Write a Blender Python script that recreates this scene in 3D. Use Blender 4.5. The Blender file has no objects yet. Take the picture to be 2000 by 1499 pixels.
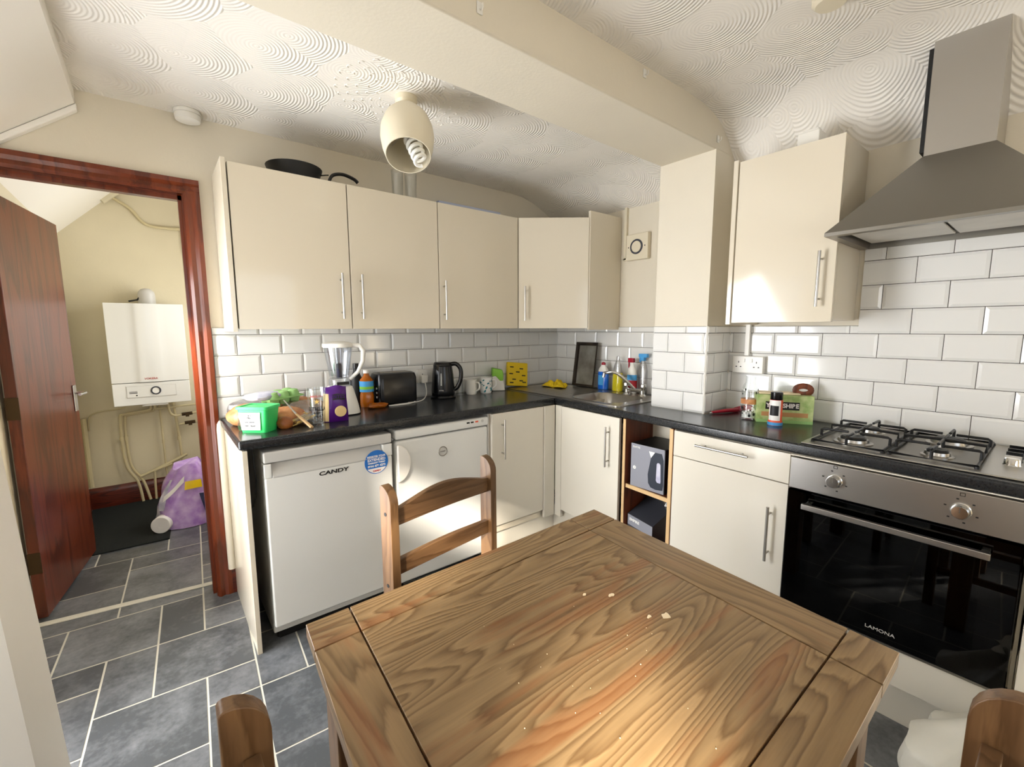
import bpy, bmesh, math, random
from mathutils import Vector, Matrix
random.seed(7)
S = bpy.context.scene
COL = S.collection
PI = math.pi

# ------------------------------------------------------------------ camera, world, lights, exposure
cam_d = bpy.data.cameras.new('camera'); cam = bpy.data.objects.new('camera', cam_d); COL.objects.link(cam)
YAW, PITCH, ROLL, FPX = 0.6762, -0.1233, -0.0029, 868.23
def _cam():
    cy, sy, cp, sp = math.cos(YAW), math.sin(YAW), math.cos(PITCH), math.sin(PITCH)
    f = Vector((sy*cp, cy*cp, sp)); rt = Vector((cy, -sy, 0)); up = rt.cross(f)
    c, s = math.cos(ROLL), math.sin(ROLL)
    r2 = c*rt + s*up; u2 = -s*rt + c*up
    m = Matrix((r2, u2, -f)).transposed().to_4x4()
    m.translation = Vector((-2.5399, -2.5827, 1.345))
    return m
cam.matrix_world = _cam()
cam_d.sensor_width = 36; cam_d.lens = 36*FPX/2000; cam_d.clip_start = 0.02
S.camera = cam
S.view_settings.view_transform = 'Standard'; S.view_settings.look = 'None'
S.view_settings.gamma = 1; S.view_settings.use_curve_mapping = False
S.view_settings.exposure = 0.33
w = bpy.data.worlds.new('sky'); S.world = w; w.use_nodes = True
w.node_tree.nodes['Background'].inputs[0].default_value = (0.75, 0.86, 1.0, 1)
w.node_tree.nodes['Background'].inputs[1].default_value = 1.6

def light(name, kind, loc, direction, energy, color, **kw):
    d = bpy.data.lights.new(name, kind); o = bpy.data.objects.new(name, d); COL.objects.link(o)
    o.location = loc; o.rotation_euler = Vector(direction).to_track_quat('-Z', 'Z' if abs(direction[2]) < .9 else 'Y').to_euler()
    d.energy = energy; d.color = color
    for k, v in kw.items(): setattr(d, k, v)
    return o
SUN_EL = math.radians(25)
light('sun', 'SUN', (-6, -5, 5), (.82*math.cos(SUN_EL), .57*math.cos(SUN_EL), -math.sin(SUN_EL)), 44.0, (1.0, .90, .76), angle=math.radians(6.0))
# area lamps in the openings; all but the kitchen door one are added fill
light('fill_dining', 'AREA', (-3.84, -2.25, 1.12), (1, 0.05, -0.05), 3.5, (.98, .99, 1.0), shape='RECTANGLE', size=1.72, size_y=1.4)  # added fill for the dining side, no window known there
light('fill_side', 'AREA', (-3.84, -3.575, 1.4), (1, 0.2, -0.1), 5, (1.0, .98, .95), shape='RECTANGLE', size=.95, size_y=.33)  # added lamp in the opening cut to shape the table's sun patch
light('daylight_door', 'AREA', (-3.115, -.57, .98), (1, -.5, -.04), 37, (.975, .985, 1.0), shape='RECTANGLE', size=1.6, size_y=.84, spread=math.radians(140))
light('fill_rear', 'AREA', (-1.9, -4.24, 1.5), (0, 1, 0.05), 3.5, (.94, .97, 1.0), shape='RECTANGLE', size=1.6, size_y=1.0)  # added fill from behind through a made-up window
light('fill_hall', 'AREA', (-1.76, 1.05, 1.5), (-1, 0, -.05), 11, (1.0, .97, .90), shape='RECTANGLE', size=.8, size_y=1.0)  # added to brighten the hall, source unseen

# ------------------------------------------------------------------ mesh helpers
ORG = {}
class MB:
    def __init__(s): s.bm = bmesh.new(); s.tint = None
    def _faces(s, vs, fs):
        v = [s.bm.verts.new(p) for p in vs]; out = []
        for f in fs:
            try: out.append(s.bm.faces.new([v[i] for i in f]))
            except ValueError: pass
        return out
    def hexa(s, p):   # 8 points: bottom 4 ccw, top 4 ccw
        return s._faces(p, [(3, 2, 1, 0), (4, 5, 6, 7), (0, 1, 5, 4), (1, 2, 6, 5), (2, 3, 7, 6), (3, 0, 4, 7)])
    def box(s, x0, x1, y0, y1, z0, z1):
        x0, x1 = min(x0, x1), max(x0, x1); y0, y1 = min(y0, y1), max(y0, y1); z0, z1 = min(z0, z1), max(z0, z1)
        s.hexa([(x0, y0, z0), (x1, y0, z0), (x1, y1, z0), (x0, y1, z0), (x0, y0, z1), (x1, y0, z1), (x1, y1, z1), (x0, y1, z1)]); return s
    def obox(s, c, sx, sy, sz, ang=0, taper=1, mat=None):
        R = Matrix.Rotation(ang, 3, 'Z') if mat is None else mat
        P = []
        for z, t in ((-sz/2, 1), (sz/2, taper)):
            for a, b in ((-1, -1), (1, -1), (1, 1), (-1, 1)):
                P.append(Vector(c) + R @ Vector((a*sx/2*t, b*sy/2*t, z)))
        s.hexa(P); return s
    def cyl(s, p0, p1, r0, r1=None, seg=20, cap=True):
        r1 = r0 if r1 is None else r1
        p0, p1 = Vector(p0), Vector(p1); d = (p1-p0).normalized()
        a = d.orthogonal().normalized(); b = d.cross(a)
        ring = lambda p, r: [p + r*(math.cos(2*PI*i/seg)*a + math.sin(2*PI*i/seg)*b) for i in range(seg)]
        vs = ring(p0, r0)+ring(p1, r1)
        fs = [(i, (i+1) % seg, seg+(i+1) % seg, seg+i) for i in range(seg)]
        if cap: fs += [tuple(range(seg-1, -1, -1)), tuple(range(seg, 2*seg))]
        s._faces(vs, fs); return s
    def tube(s, pts, r, seg=10, closed=False, flat=None):
        pts = [Vector(p) for p in pts]; n = len(pts); rings = []
        a = None
        for i, p in enumerate(pts):
            if closed: d = (pts[(i+1) % n]-pts[i-1]).normalized()
            else: d = (pts[min(i+1, n-1)]-pts[max(i-1, 0)]).normalized()
            if a is None: a = d.orthogonal().normalized() if abs(d.z) > .9 else Vector((0, 0, 1)).cross(d).normalized()
            a = (a - a.dot(d)*d).normalized(); b = d.cross(a)
            rr = r[i] if isinstance(r, (list, tuple)) else r
            f = flat or 1
            rings.append([p + rr*(math.cos(2*PI*k/seg)*a + f*math.sin(2*PI*k/seg)*b) for k in range(seg)])
        vs = [v for q in rings for v in q]; fs = []
        for i in range(n if closed else n-1):
            j = (i+1) % n
            for k in range(seg): fs.append((i*seg+k, i*seg+(k+1) % seg, j*seg+(k+1) % seg, j*seg+k))
        if not closed: fs += [tuple(range(seg-1, -1, -1)), tuple(range((n-1)*seg, n*seg))]
        s._faces(vs, fs); return s
    def lathe(s, prof, c=(0, 0, 0), seg=32, axis=None, close=False, sx=1, sy=1):
        ax = Vector(axis or (0, 0, 1)).normalized()
        a = Vector((1, 0, 0)) if abs(ax.z) > .99 else ax.orthogonal().normalized(); b = ax.cross(a)
        vs = []
        for r, z in prof:
            for k in range(seg): vs.append(Vector(c) + ax*z + r*(sx*math.cos(2*PI*k/seg)*a + sy*math.sin(2*PI*k/seg)*b))
        fs = []; n = len(prof)
        for i in range(n if close else n-1):
            j = (i+1) % n
            for k in range(seg): fs.append((i*seg+k, i*seg+(k+1) % seg, j*seg+(k+1) % seg, j*seg+k))
        if not close:
            if prof[0][0] > 1e-5: fs.append(tuple(range(seg-1, -1, -1)))
            if prof[-1][0] > 1e-5: fs.append(tuple(range((n-1)*seg, n*seg)))
        s._faces(vs, fs); return s
    def prism(s, poly, plane, t0, t1):
        f = {'xy': lambda p, t: (p[0], p[1], t), 'xz': lambda p, t: (p[0], t, p[1]), 'yz': lambda p, t: (t, p[0], p[1])}[plane]
        n = len(poly); vs = [f(p, t0) for p in poly]+[f(p, t1) for p in poly]
        fs = [(i, (i+1) % n, n+(i+1) % n, n+i) for i in range(n)]+[tuple(range(n-1, -1, -1)), tuple(range(n, 2*n))]
        s._faces(vs, fs); return s
    def grid(s, fn, nu, nv, closed_u=False):
        vs = [fn(i/nu, j/nv) for j in range(nv+1) for i in range(nu+1)]
        s._faces(vs, [(j*(nu+1)+i, j*(nu+1)+i+1, (j+1)*(nu+1)+i+1, (j+1)*(nu+1)+i) for j in range(nv) for i in range(nu)]); return s
    def ball(s, c, r, sx=1, sy=1, sz=1, jit=0, seg=14, rings=9, rnd=random, mat=None):
        vs = []; M3 = mat or Matrix.Identity(3)
        for j in range(rings+1):
            t = PI*j/rings
            for k in range(seg):
                q = r*(1 + (rnd.uniform(-jit, jit) if 0 < j < rings else 0))
                vs.append(Vector(c)+M3 @ Vector((q*sx*math.sin(t)*math.cos(2*PI*k/seg), q*sy*math.sin(t)*math.sin(2*PI*k/seg), q*sz*math.cos(t))))
        s._faces(vs, [(j*seg+k, j*seg+(k+1) % seg, (j+1)*seg+(k+1) % seg, (j+1)*seg+k) for j in range(rings) for k in range(seg)]); return s
    def xf(s, M):
        bmesh.ops.transform(s.bm, matrix=M, verts=s.bm.verts); return s
    def build(s, name, mat, parent=None, smooth=False, bevel=0, seg=2, subsurf=0, solid=0):
        bm = s.bm
        bmesh.ops.remove_doubles(bm, verts=bm.verts, dist=1e-6)
        bmesh.ops.recalc_face_normals(bm, faces=bm.faces)
        if parent is not None: o0 = ORG[parent.name]
        else:
            xs = [v.co.x for v in bm.verts]; ys = [v.co.y for v in bm.verts]; zs = [v.co.z for v in bm.verts]
            o0 = Vector(((min(xs)+max(xs))/2, (min(ys)+max(ys))/2, min(zs)))
        bmesh.ops.translate(bm, verts=bm.verts, vec=-o0)
        me = bpy.data.meshes.new(name); bm.to_mesh(me); bm.free()
        if mat: me.materials.append(mat)
        o = bpy.data.objects.new(name, me); COL.objects.link(o)
        ORG[o.name] = o0
        if parent is not None: o.parent = parent
        else: o.location = o0
        if smooth:
            for p in me.polygons: p.use_smooth = True
        if solid:
            m = o.modifiers.new('solid', 'SOLIDIFY'); m.thickness = solid; m.offset = 0
        if bevel:
            m = o.modifiers.new('bevel', 'BEVEL'); m.width = bevel; m.segments = seg; m.limit_method = 'ANGLE'; m.angle_limit = math.radians(40)
            m.harden_normals = False
            for p in me.polygons: p.use_smooth = True
            a = o.modifiers.new('wn', 'WEIGHTED_NORMAL'); a.keep_sharp = True
        if smooth and not subsurf and not bevel:
            try: me.set_sharp_from_angle(angle=math.radians(35))
            except Exception: pass
        if subsurf:
            m = o.modifiers.new('sub', 'SUBSURF'); m.levels = subsurf; m.render_levels = subsurf
        return o
def tag(o, label=None, cat=None, group=None, kind=None):
    if label: o['label'] = label
    if cat: o['category'] = cat
    if group: o['group'] = group
    if kind: o['kind'] = kind
    return o
def thing(name, label, cat, loc=(0, 0, 0), rotz=0, group=None, local=False, kind=None):
    o = bpy.data.objects.new(name, None); COL.objects.link(o); o.empty_display_size = .05
    o.location = loc; o.rotation_euler = (0, 0, rotz)
    ORG[o.name] = Vector((0, 0, 0)) if local else Vector(loc)
    return tag(o, label, cat, group, kind)
def copy_tree(o, parent=None):
    c = o.copy(); COL.objects.link(c)
    if parent is not None: c.parent = parent
    for ch in list(o.children): copy_tree(ch, c)
    return c
def text(name, body, mat, parent, pos, xdir, up, size, align='CENTER', depth=.0006, sx=1, bold=0, arc=None):
    cu = bpy.data.curves.new(name, 'FONT'); cu.body = body; cu.size = size; cu.align_x = align; cu.align_y = 'CENTER'
    cu.extrude = depth; cu.offset = bold
    t = bpy.data.objects.new(name, cu); COL.objects.link(t)
    bpy.context.view_layer.update()
    me = bpy.data.meshes.new_from_object(t); bpy.data.objects.remove(t); bpy.data.curves.remove(cu)
    X = Vector(xdir).normalized(); U = Vector(up).normalized(); N = X.cross(U)
    pos = Vector(pos) - (ORG[parent.name] if parent else Vector())
    M = Matrix((X*sx, U, N)).transposed().to_4x4(); M.translation = pos
    if arc:   # wrap around a vertical cylinder: arc = (radius); text centre at pos facing N
        for v in me.vertices:
            a = v.co.x*sx/arc
            v.co = pos + X*(math.sin(a)*arc) + N*(arc*(math.cos(a)-1)+v.co.z) + U*v.co.y
    else: me.transform(M)
    me.materials.clear(); me.materials.append(mat)
    o = bpy.data.objects.new(name, me); COL.objects.link(o)
    if parent: o.parent = parent; ORG[o.name] = ORG[parent.name]
    return o

# ------------------------------------------------------------------ materials
def hexc(h):
    h = h.lstrip('#'); c = [int(h[i:i+2], 16)/255 for i in (0, 2, 4)]
    return tuple((x/12.92 if x <= .04045 else ((x+.055)/1.055)**2.4) for x in c)+(1,)
def mat(name, col, rough=.5, metal=0, spec=.5, noise=0, nscale=20, bump=0, bscale=60, coat=0, trans=0, ior=1.45, alpha=1, emit=None, stretch=None, col2=None, detail=4, sheen=0):
    m = bpy.data.materials.new(name); m.use_nodes = True; nt = m.node_tree; N = nt.nodes; L = nt.links
    b = N['Principled BSDF']; c = hexc(col) if isinstance(col, str) else tuple(col)+(1,)
    b.inputs['Base Color'].default_value = c; b.inputs['Roughness'].default_value = rough; b.inputs['Metallic'].default_value = metal
    b.inputs['Specular IOR Level'].default_value = spec; b.inputs['Coat Weight'].default_value = coat; b.inputs['Coat Roughness'].default_value = .08
    b.inputs['Transmission Weight'].default_value = trans; b.inputs['IOR'].default_value = ior; b.inputs['Alpha'].default_value = alpha
    if noise or bump:
        tc = N.new('ShaderNodeTexCoord'); mp = N.new('ShaderNodeMapping'); L.new(tc.outputs['Object'], mp.inputs[0])
        if stretch: mp.inputs['Scale'].default_value = stretch
    if noise:
        n = N.new('ShaderNodeTexNoise'); n.inputs['Scale'].default_value = nscale; n.inputs['Detail'].default_value = detail; L.new(mp.outputs[0], n.inputs[0])
        r = N.new('ShaderNodeValToRGB'); r.color_ramp.elements[0].position = .3; r.color_ramp.elements[1].position = .7
        c2 = hexc(col2) if col2 else tuple(x*(1-noise) for x in c[:3])+(1,)
        r.color_ramp.elements[0].color = c2; r.color_ramp.elements[1].color = c
        L.new(n.outputs[0], r.inputs[0]); L.new(r.outputs[0], b.inputs['Base Color'])
    if bump:
        n2 = N.new('ShaderNodeTexNoise'); n2.inputs['Scale'].default_value = bscale; n2.inputs['Detail'].default_value = 3; L.new(mp.outputs[0], n2.inputs[0])
        bp = N.new('ShaderNodeBump'); bp.inputs['Strength'].default_value = bump; bp.inputs['Distance'].default_value = .01
        L.new(n2.outputs[0], bp.inputs['Height']); L.new(bp.outputs[0], b.inputs['Normal'])
    return m
def clear(name, tint=(1, 1, 1), gloss=.25, rough=.03):
    m = bpy.data.materials.new(name); m.use_nodes = True; nt = m.node_tree; N = nt.nodes; L = nt.links
    N.remove(N['Principled BSDF']); o = N['Material Output']
    t = N.new('ShaderNodeBsdfTransparent'); t.inputs[0].default_value = tuple(tint)+(1,)
    g = N.new('ShaderNodeBsdfGlossy'); g.inputs['Roughness'].default_value = rough
    f = N.new('ShaderNodeLayerWeight'); f.inputs[0].default_value = .5
    pw = N.new('ShaderNodeMath'); pw.operation = 'POWER'; pw.inputs[1].default_value = 4; L.new(f.outputs['Facing'], pw.inputs[0])
    a = N.new('ShaderNodeMath'); a.operation = 'MULTIPLY_ADD'; a.inputs[1].default_value = .6; a.inputs[2].default_value = .03+gloss*.15
    L.new(pw.outputs[0], a.inputs[0]); x = N.new('ShaderNodeMixShader'); L.new(a.outputs[0], x.inputs[0]); L.new(t.outputs[0], x.inputs[1]); L.new(g.outputs[0], x.inputs[2]); L.new(x.outputs[0], o.inputs[0])
    return m
def wood(name, dark, mid, light_, scale=1.0, along='x', rough=.42, contrast=1.0, red=None, rings=26):
    m = bpy.data.materials.new(name); m.use_nodes = True; nt = m.node_tree; N = nt.nodes; L = nt.links; b = N['Principled BSDF']
    tc = N.new('ShaderNodeTexCoord'); mp = N.new('ShaderNodeMapping'); L.new(tc.outputs['Object'], mp.inputs[0])
    sc = {'x': (1, 8, 8), 'y': (8, 1, 8), 'z': (8, 8, 1)}[along]; mp.inputs['Scale'].default_value = tuple(q*scale for q in sc)
    n1 = N.new('ShaderNodeTexNoise'); n1.inputs['Scale'].default_value = .9; n1.inputs['Detail'].default_value = 1.2; L.new(mp.outputs[0], n1.inputs[0])
    mul = N.new('ShaderNodeMath'); mul.operation = 'MULTIPLY'; mul.inputs[1].default_value = rings; L.new(n1.outputs[0], mul.inputs[0])
    n3 = N.new('ShaderNodeTexNoise'); n3.inputs['Scale'].default_value = 7; n3.inputs['Detail'].default_value = 3; L.new(mp.outputs[0], n3.inputs[0])
    ad = N.new('ShaderNodeMath'); ad.operation = 'MULTIPLY_ADD'; ad.inputs[1].default_value = .9; L.new(n3.outputs[0], ad.inputs[0]); L.new(mul.outputs[0], ad.inputs[2])
    fr = N.new('ShaderNodeMath'); fr.operation = 'FRACT'; L.new(ad.outputs[0], fr.inputs[0])
    r = N.new('ShaderNodeValToRGB'); e = r.color_ramp.elements
    e[0].position = 0; e[0].color = hexc(light_); e[1].position = 1; e[1].color = hexc(light_)
    k = e.new(.45); k.color = hexc(mid); k = e.new(.82); k.color = hexc(dark); k = e.new(.93); k.color = hexc(mid)
    L.new(fr.outputs[0], r.inputs[0])
    # fine fibres
    mp2 = N.new('ShaderNodeMapping'); mp2.inputs['Scale'].default_value = tuple((6 if q == 1 else 160) for q in sc); L.new(tc.outputs['Object'], mp2.inputs[0])
    n2 = N.new('ShaderNodeTexNoise'); n2.inputs['Scale'].default_value = 1; n2.inputs['Detail'].default_value = 2; L.new(mp2.outputs[0], n2.inputs[0])
    mx = N.new('ShaderNodeMix'); mx.data_type = 'RGBA'; mx.blend_type = 'MULTIPLY'; mx.inputs[0].default_value = .35*contrast
    L.new(r.outputs[0], mx.inputs[6]); L.new(n2.outputs[0], mx.inputs[7]); out = mx.outputs[2]
    if red:
        n4 = N.new('ShaderNodeTexNoise'); n4.inputs['Scale'].default_value = 2.2; n4.inputs['Detail'].default_value = 3; L.new(mp.outputs[0], n4.inputs[0])
        rr = N.new('ShaderNodeValToRGB'); rr.color_ramp.elements[0].position = .56; rr.color_ramp.elements[1].position = .66; L.new(n4.outputs[0], rr.inputs[0])
        sc2 = N.new('ShaderNodeMath'); sc2.operation = 'MULTIPLY'; sc2.inputs[1].default_value = .45; L.new(rr.outputs[0], sc2.inputs[0])
        m2 = N.new('ShaderNodeMix'); m2.data_type = 'RGBA'; L.new(sc2.outputs[0], m2.inputs[0]); L.new(out, m2.inputs[6]); m2.inputs[7].default_value = hexc(red); out = m2.outputs[2]
    L.new(out, b.inputs['Base Color']); b.inputs['Roughness'].default_value = rough
    bp = N.new('ShaderNodeBump'); bp.inputs['Strength'].default_value = .12; bp.inputs['Distance'].default_value = .003; L.new(n2.outputs[0], bp.inputs['Height']); L.new(bp.outputs[0], b.inputs['Normal'])
    return m
def artex(name):
    m = bpy.data.materials.new(name); m.use_nodes = True; nt = m.node_tree; N = nt.nodes; L = nt.links; b = N['Principled BSDF']
    b.inputs['Base Color'].default_value = hexc('#EDE8DF'); b.inputs['Roughness'].default_value = .55
    tc = N.new('ShaderNodeTexCoord'); mp = N.new('ShaderNodeMapping'); mp.inputs['Scale'].default_value = (1, 1, .05); L.new(tc.outputs['Object'], mp.inputs[0])
    def voro(scale, off, rnd):
        ma = N.new('ShaderNodeMapping'); ma.inputs['Location'].default_value = off; L.new(mp.outputs[0], ma.inputs[0])
        v = N.new('ShaderNodeTexVoronoi'); v.inputs['Scale'].default_value = scale; v.inputs['Randomness'].default_value = rnd; L.new(ma.outputs[0], v.inputs[0]); return v
    v = voro(3.9, (0, 0, 0), .75)
    def vm(op, a, b):
        q = N.new('ShaderNodeVectorMath'); q.operation = op
        for k, x in enumerate((a, b)):
            if isinstance(x, tuple): q.inputs[k].default_value = x
            else: L.new(x, q.inputs[k])
        return q
    rel = vm('SUBTRACT', v.inputs[0].links[0].from_socket, v.outputs['Position'])
    rel2 = vm('MULTIPLY', rel.outputs[0], (1, 1, 0)); off = vm('ADD', rel2.outputs[0], (.05, -.02, 0))
    ln = N.new('ShaderNodeVectorMath'); ln.operation = 'LENGTH'; L.new(off.outputs[0], ln.inputs[0])
    s = N.new('ShaderNodeMath'); s.operation = 'MULTIPLY'; s.inputs[1].default_value = 2*PI/.0125; L.new(ln.outputs['Value'], s.inputs[0])
    si = N.new('ShaderNodeMath'); si.operation = 'SINE'; L.new(s.outputs[0], si.inputs[0])
    sx = N.new('ShaderNodeSeparateXYZ'); L.new(rel.outputs[0], sx.inputs[0])
    r = N.new('ShaderNodeMapRange'); r.inputs[1].default_value = -.09; r.inputs[2].default_value = .05; r.inputs[3].default_value = .12; L.new(sx.outputs[0], r.inputs[0])
    mu = N.new('ShaderNodeMath'); mu.operation = 'MULTIPLY'; L.new(si.outputs[0], mu.inputs[0]); L.new(r.outputs[0], mu.inputs[1])
    ad = N.new('ShaderNodeMath'); ad.operation = 'MULTIPLY_ADD'; ad.inputs[1].default_value = 14; L.new(ln.outputs['Value'], ad.inputs[0]); L.new(mu.outputs[0], ad.inputs[2])
    bp = N.new('ShaderNodeBump'); bp.inputs['Strength'].default_value = .6; bp.inputs['Distance'].default_value = .0022; L.new(ad.outputs[0], bp.inputs['Height']); L.new(bp.outputs[0], b.inputs['Normal'])
    return m
def tinted(name, c1, c2, rough, nscale=6, bump=0.1):
    m = bpy.data.materials.new(name); m.use_nodes = True; nt = m.node_tree; N = nt.nodes; L = nt.links; b = N['Principled BSDF']
    tc = N.new('ShaderNodeTexCoord'); n = N.new('ShaderNodeTexNoise'); n.inputs['Scale'].default_value = nscale; n.inputs['Detail'].default_value = 9; n.inputs['Roughness'].default_value = .68; L.new(tc.outputs['Object'], n.inputs[0])
    n2 = N.new('ShaderNodeTexNoise'); n2.inputs['Scale'].default_value = nscale*9; n2.inputs['Detail'].default_value = 4; L.new(tc.outputs['Object'], n2.inputs[0])
    a0 = N.new('ShaderNodeMath'); a0.operation = 'MULTIPLY_ADD'; a0.inputs[1].default_value = .3; L.new(n2.outputs[0], a0.inputs[0]); L.new(n.outputs[0], a0.inputs[2])
    at = N.new('ShaderNodeAttribute'); at.attribute_name = 'tint'
    a = N.new('ShaderNodeMath'); a.operation = 'ADD'; L.new(a0.outputs[0], a.inputs[0]); L.new(at.outputs['Fac'], a.inputs[1])
    r = N.new('ShaderNodeValToRGB'); r.color_ramp.elements[0].position = .5; r.color_ramp.elements[1].position = 1.0; r.color_ramp.elements[0].color = hexc(c1); r.color_ramp.elements[1].color = hexc(c2)
    L.new(a.outputs[0], r.inputs[0]); L.new(r.outputs[0], b.inputs['Base Color']); b.inputs['Roughness'].default_value = rough
    bp = N.new('ShaderNodeBump'); bp.inputs['Strength'].default_value = bump; bp.inputs['Distance'].default_value = .004; L.new(n.outputs[0], bp.inputs['Height']); L.new(bp.outputs[0], b.inputs['Normal'])
    return m
M = dict(
 wall=mat('cream_paint', '#DFD6C3', .6, bump=.06, bscale=90, noise=.05, nscale=3),
 hallwall=mat('hall_paint', '#DAD0B4', .7, bump=.08, bscale=60, noise=.08, nscale=3),
 white=mat('white_gloss_paint', '#F2EEE6', .35),
 artex=artex('swirl_plaster'),
 tile=mat('glazed_white_tile', '#E3E2DE', .1, spec=.6), grout=mat('dark_grout', '#4A463F', .9),
 slate=tinted('slate_vinyl', '#4C4F52', '#8E9093', .3), fgrout=mat('pale_vinyl_joint', '#CFCBBC', .6),
 cream=mat('cream_gloss_door', '#DED4C0', .09, spec=.55), creammatt=mat('cream_carcass', '#DCD2BE', .3), base=mat('ivory_gloss_door', '#DFD9CB', .14, spec=.5),
 top=mat('black_worktop', '#141517', .22, spec=.55, noise=.6, nscale=260, col2='#2a2c2e', bump=.02, bscale=300),
 steel=mat('brushed_steel', '#B9B6B1', .28, 1, bump=.02, bscale=200, stretch=(1, 1, 12)), dsteel=mat('hood_steel', '#8E8A83', .34, 1), chrome=mat('chrome', '#D8D8D8', .12, 1),
 white_app=mat('white_enamel', '#E6E6E2', .16, spec=.5), greyapp=mat('silver_grey_plastic', '#C6C4BF', .35), black=mat('black_plastic', '#0B0B0D', .22), blackm=mat('black_matt', '#0C0C0D', .5),
 iron=mat('black_enamel_iron', '#121213', .38), dark=mat('dark_void', '#0a0a0a', .8),
 frame=wood('mahogany_stain', '#5C2711', '#703016', '#7A371A', .8, 'z', .22, .6, rings=7), framex=wood('mahogany_stain_rail', '#3E0F06', '#74260F', '#8A3216', 1.2, 'x', .22, .6),
 door=wood('red_brown_door', '#4A1C0C', '#652A14', '#703118', .7, 'z', .28, .5, rings=9),
 pine=wood('waxed_pine', '#785C3B', '#957954', '#A3865F', 1.15, 'x', .33, 1.0, red='#8A5028', rings=26), piney=wood('waxed_pine_cross', '#7A5E3C', '#957954', '#9F815A', 1.15, 'y', .35, 1.0, red='#8A5028', rings=14),
 chair=wood('chair_pine', '#5F4226', '#745537', '#7D5D3C', 1.5, 'z', .38, .8, rings=7), chairx=wood('chair_pine_rail', '#5A3E24', '#6E5034', '#765739', 1.5, 'x', .38, .8, rings=7),
 oak=wood('brown_carcass', '#5A2A14', '#74381D', '#7E4022', 1.0, 'z', .5, .6, rings=6), edge=mat('beech_edge', '#D8B483', .45),
 glass=clear('clear_glass', (.97, .98, .98), .35), frost=clear('plastic_film', (.88, .88, .89), 1.6, .25), jug=clear('jug_plastic', (.90, .92, .95), .8, .12),
 ovenglass=clear('smoked_glass', (.10, .11, .12), .0, .02),
 plastic=mat('white_plastic', '#E9E6DE', .35), cream_pl=mat('cream_plastic', '#DDD3BB', .4), copper=mat('painted_pipe', '#CBBE98', .45), brass=mat('dull_brass', '#4a3a26', .4, .7),
 red=mat('red_plastic', '#A3122B', .3), green=mat('green_tub', '#35D06B', .35), lime=mat('lime_plastic', '#86C43A', .4), pgreen=mat('moulded_pulp_green', '#93BD77', .8, bump=.2), blue=mat('blue_liquid', '#1566D0', .15, coat=.5), lblue=mat('light_blue', '#4BA0DC', .35), dblue=mat('royal_blue', '#1B3FA8', .35), navy=mat('navy', '#161C4A', .4),
 yellow=mat('yellow_cloth', '#E3C21B', .8, bump=.3, bscale=25), ylw=mat('yellow_pack', '#E9C613', .4), yliq=mat('yellow_liquid', '#D8C929', .12, coat=.5), purple=mat('purple_film', '#4A1570', .25), lilac=mat('lilac_film', '#A47BC9', .22, noise=.4, nscale=18, col2='#CDB2E0'),
 orange=mat('orange', '#E2552B', .4), peach=mat('bread_crust', '#D79E6B', .5, noise=.5, nscale=30, col2='#B06A3A'), crumb=mat('bread_crumb', '#EFDDBB', .8), cracker=mat('cracker', '#D9BB84', .6), stick=mat('straw_sticks', '#DDBB6A', .5), amber=mat('amber_oil', '#A85A0C', .1, coat=.6), teal=mat('teal_glaze', '#2C7C86', .25), paper=mat('white_paper', '#F1F0EC', .5), card=mat('brown_card', '#B78C5C', .8), greybox=mat('grey_printed_card', '#8D8E97', .45), dgrey=mat('dark_grey_card', '#3B3D45', .45), kgrey=mat('slate_blue_grey', '#2E3440', .3), tray=mat('baked_tin', '#4A4138', .35, .6, noise=.5, nscale=8, col2='#2a2320'), tin=mat('worn_tin', '#98988F', .35, .35, noise=.35, nscale=9, col2='#6d665c'),
 basin=mat('sink_steel', '#A9A49B', .3, 1, bump=.02, bscale=120), filt=mat('filter_mesh', '#D9D6CF', .5, noise=.15, nscale=8), skirt=wood('dark_skirting', '#3A130A', '#5E2212', '#6C2A17', 1, 'x', .3, .6), mat_=mat('black_mat', '#0A0C0C', .95, noise=.5, nscale=220, col2='#1a2220', bump=.6, bscale=350), ink=mat('black_ink', '#111111', .5), rink=mat('red_ink', '#B5202A', .5), bink=mat('sticker_blue', '#1F6FC4', .35), leafy=mat('green_print', '#86A85A', .45, noise=.6, nscale=30, col2='#C4D095'), onion=mat('onion_skin', '#A0602C', .4, noise=.4, nscale=20, col2='#7A3F1C'), bulb=mat('bulb_white', '#F4F2EA', .3), blocker=mat('blocker_render', '#8c8577', .9), bag=mat('white_bag', '#E9E7DC', .4, alpha=1, noise=.12, nscale=7, bump=.5, bscale=9), bluegrey=mat('blue_grey_board', '#A9B0C6', .5), brick=mat('outdoor_ground', '#7a776c', .9), sponge=mat('mauve_film', '#A9A9C4', .25, noise=.5, nscale=14, col2='#E5E4EC'),
)
M['door'].node_tree.nodes['Principled BSDF'].inputs['Coat Weight'].default_value = .1
# ================================================================== THE SETTING
st = lambda o: tag(o, kind='structure')
XL, XLD, YR = -3.14, -3.9, -4.3        # kitchen left wall, dining left wall, rear wall
HW = -.144                              # wall behind the hob
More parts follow.
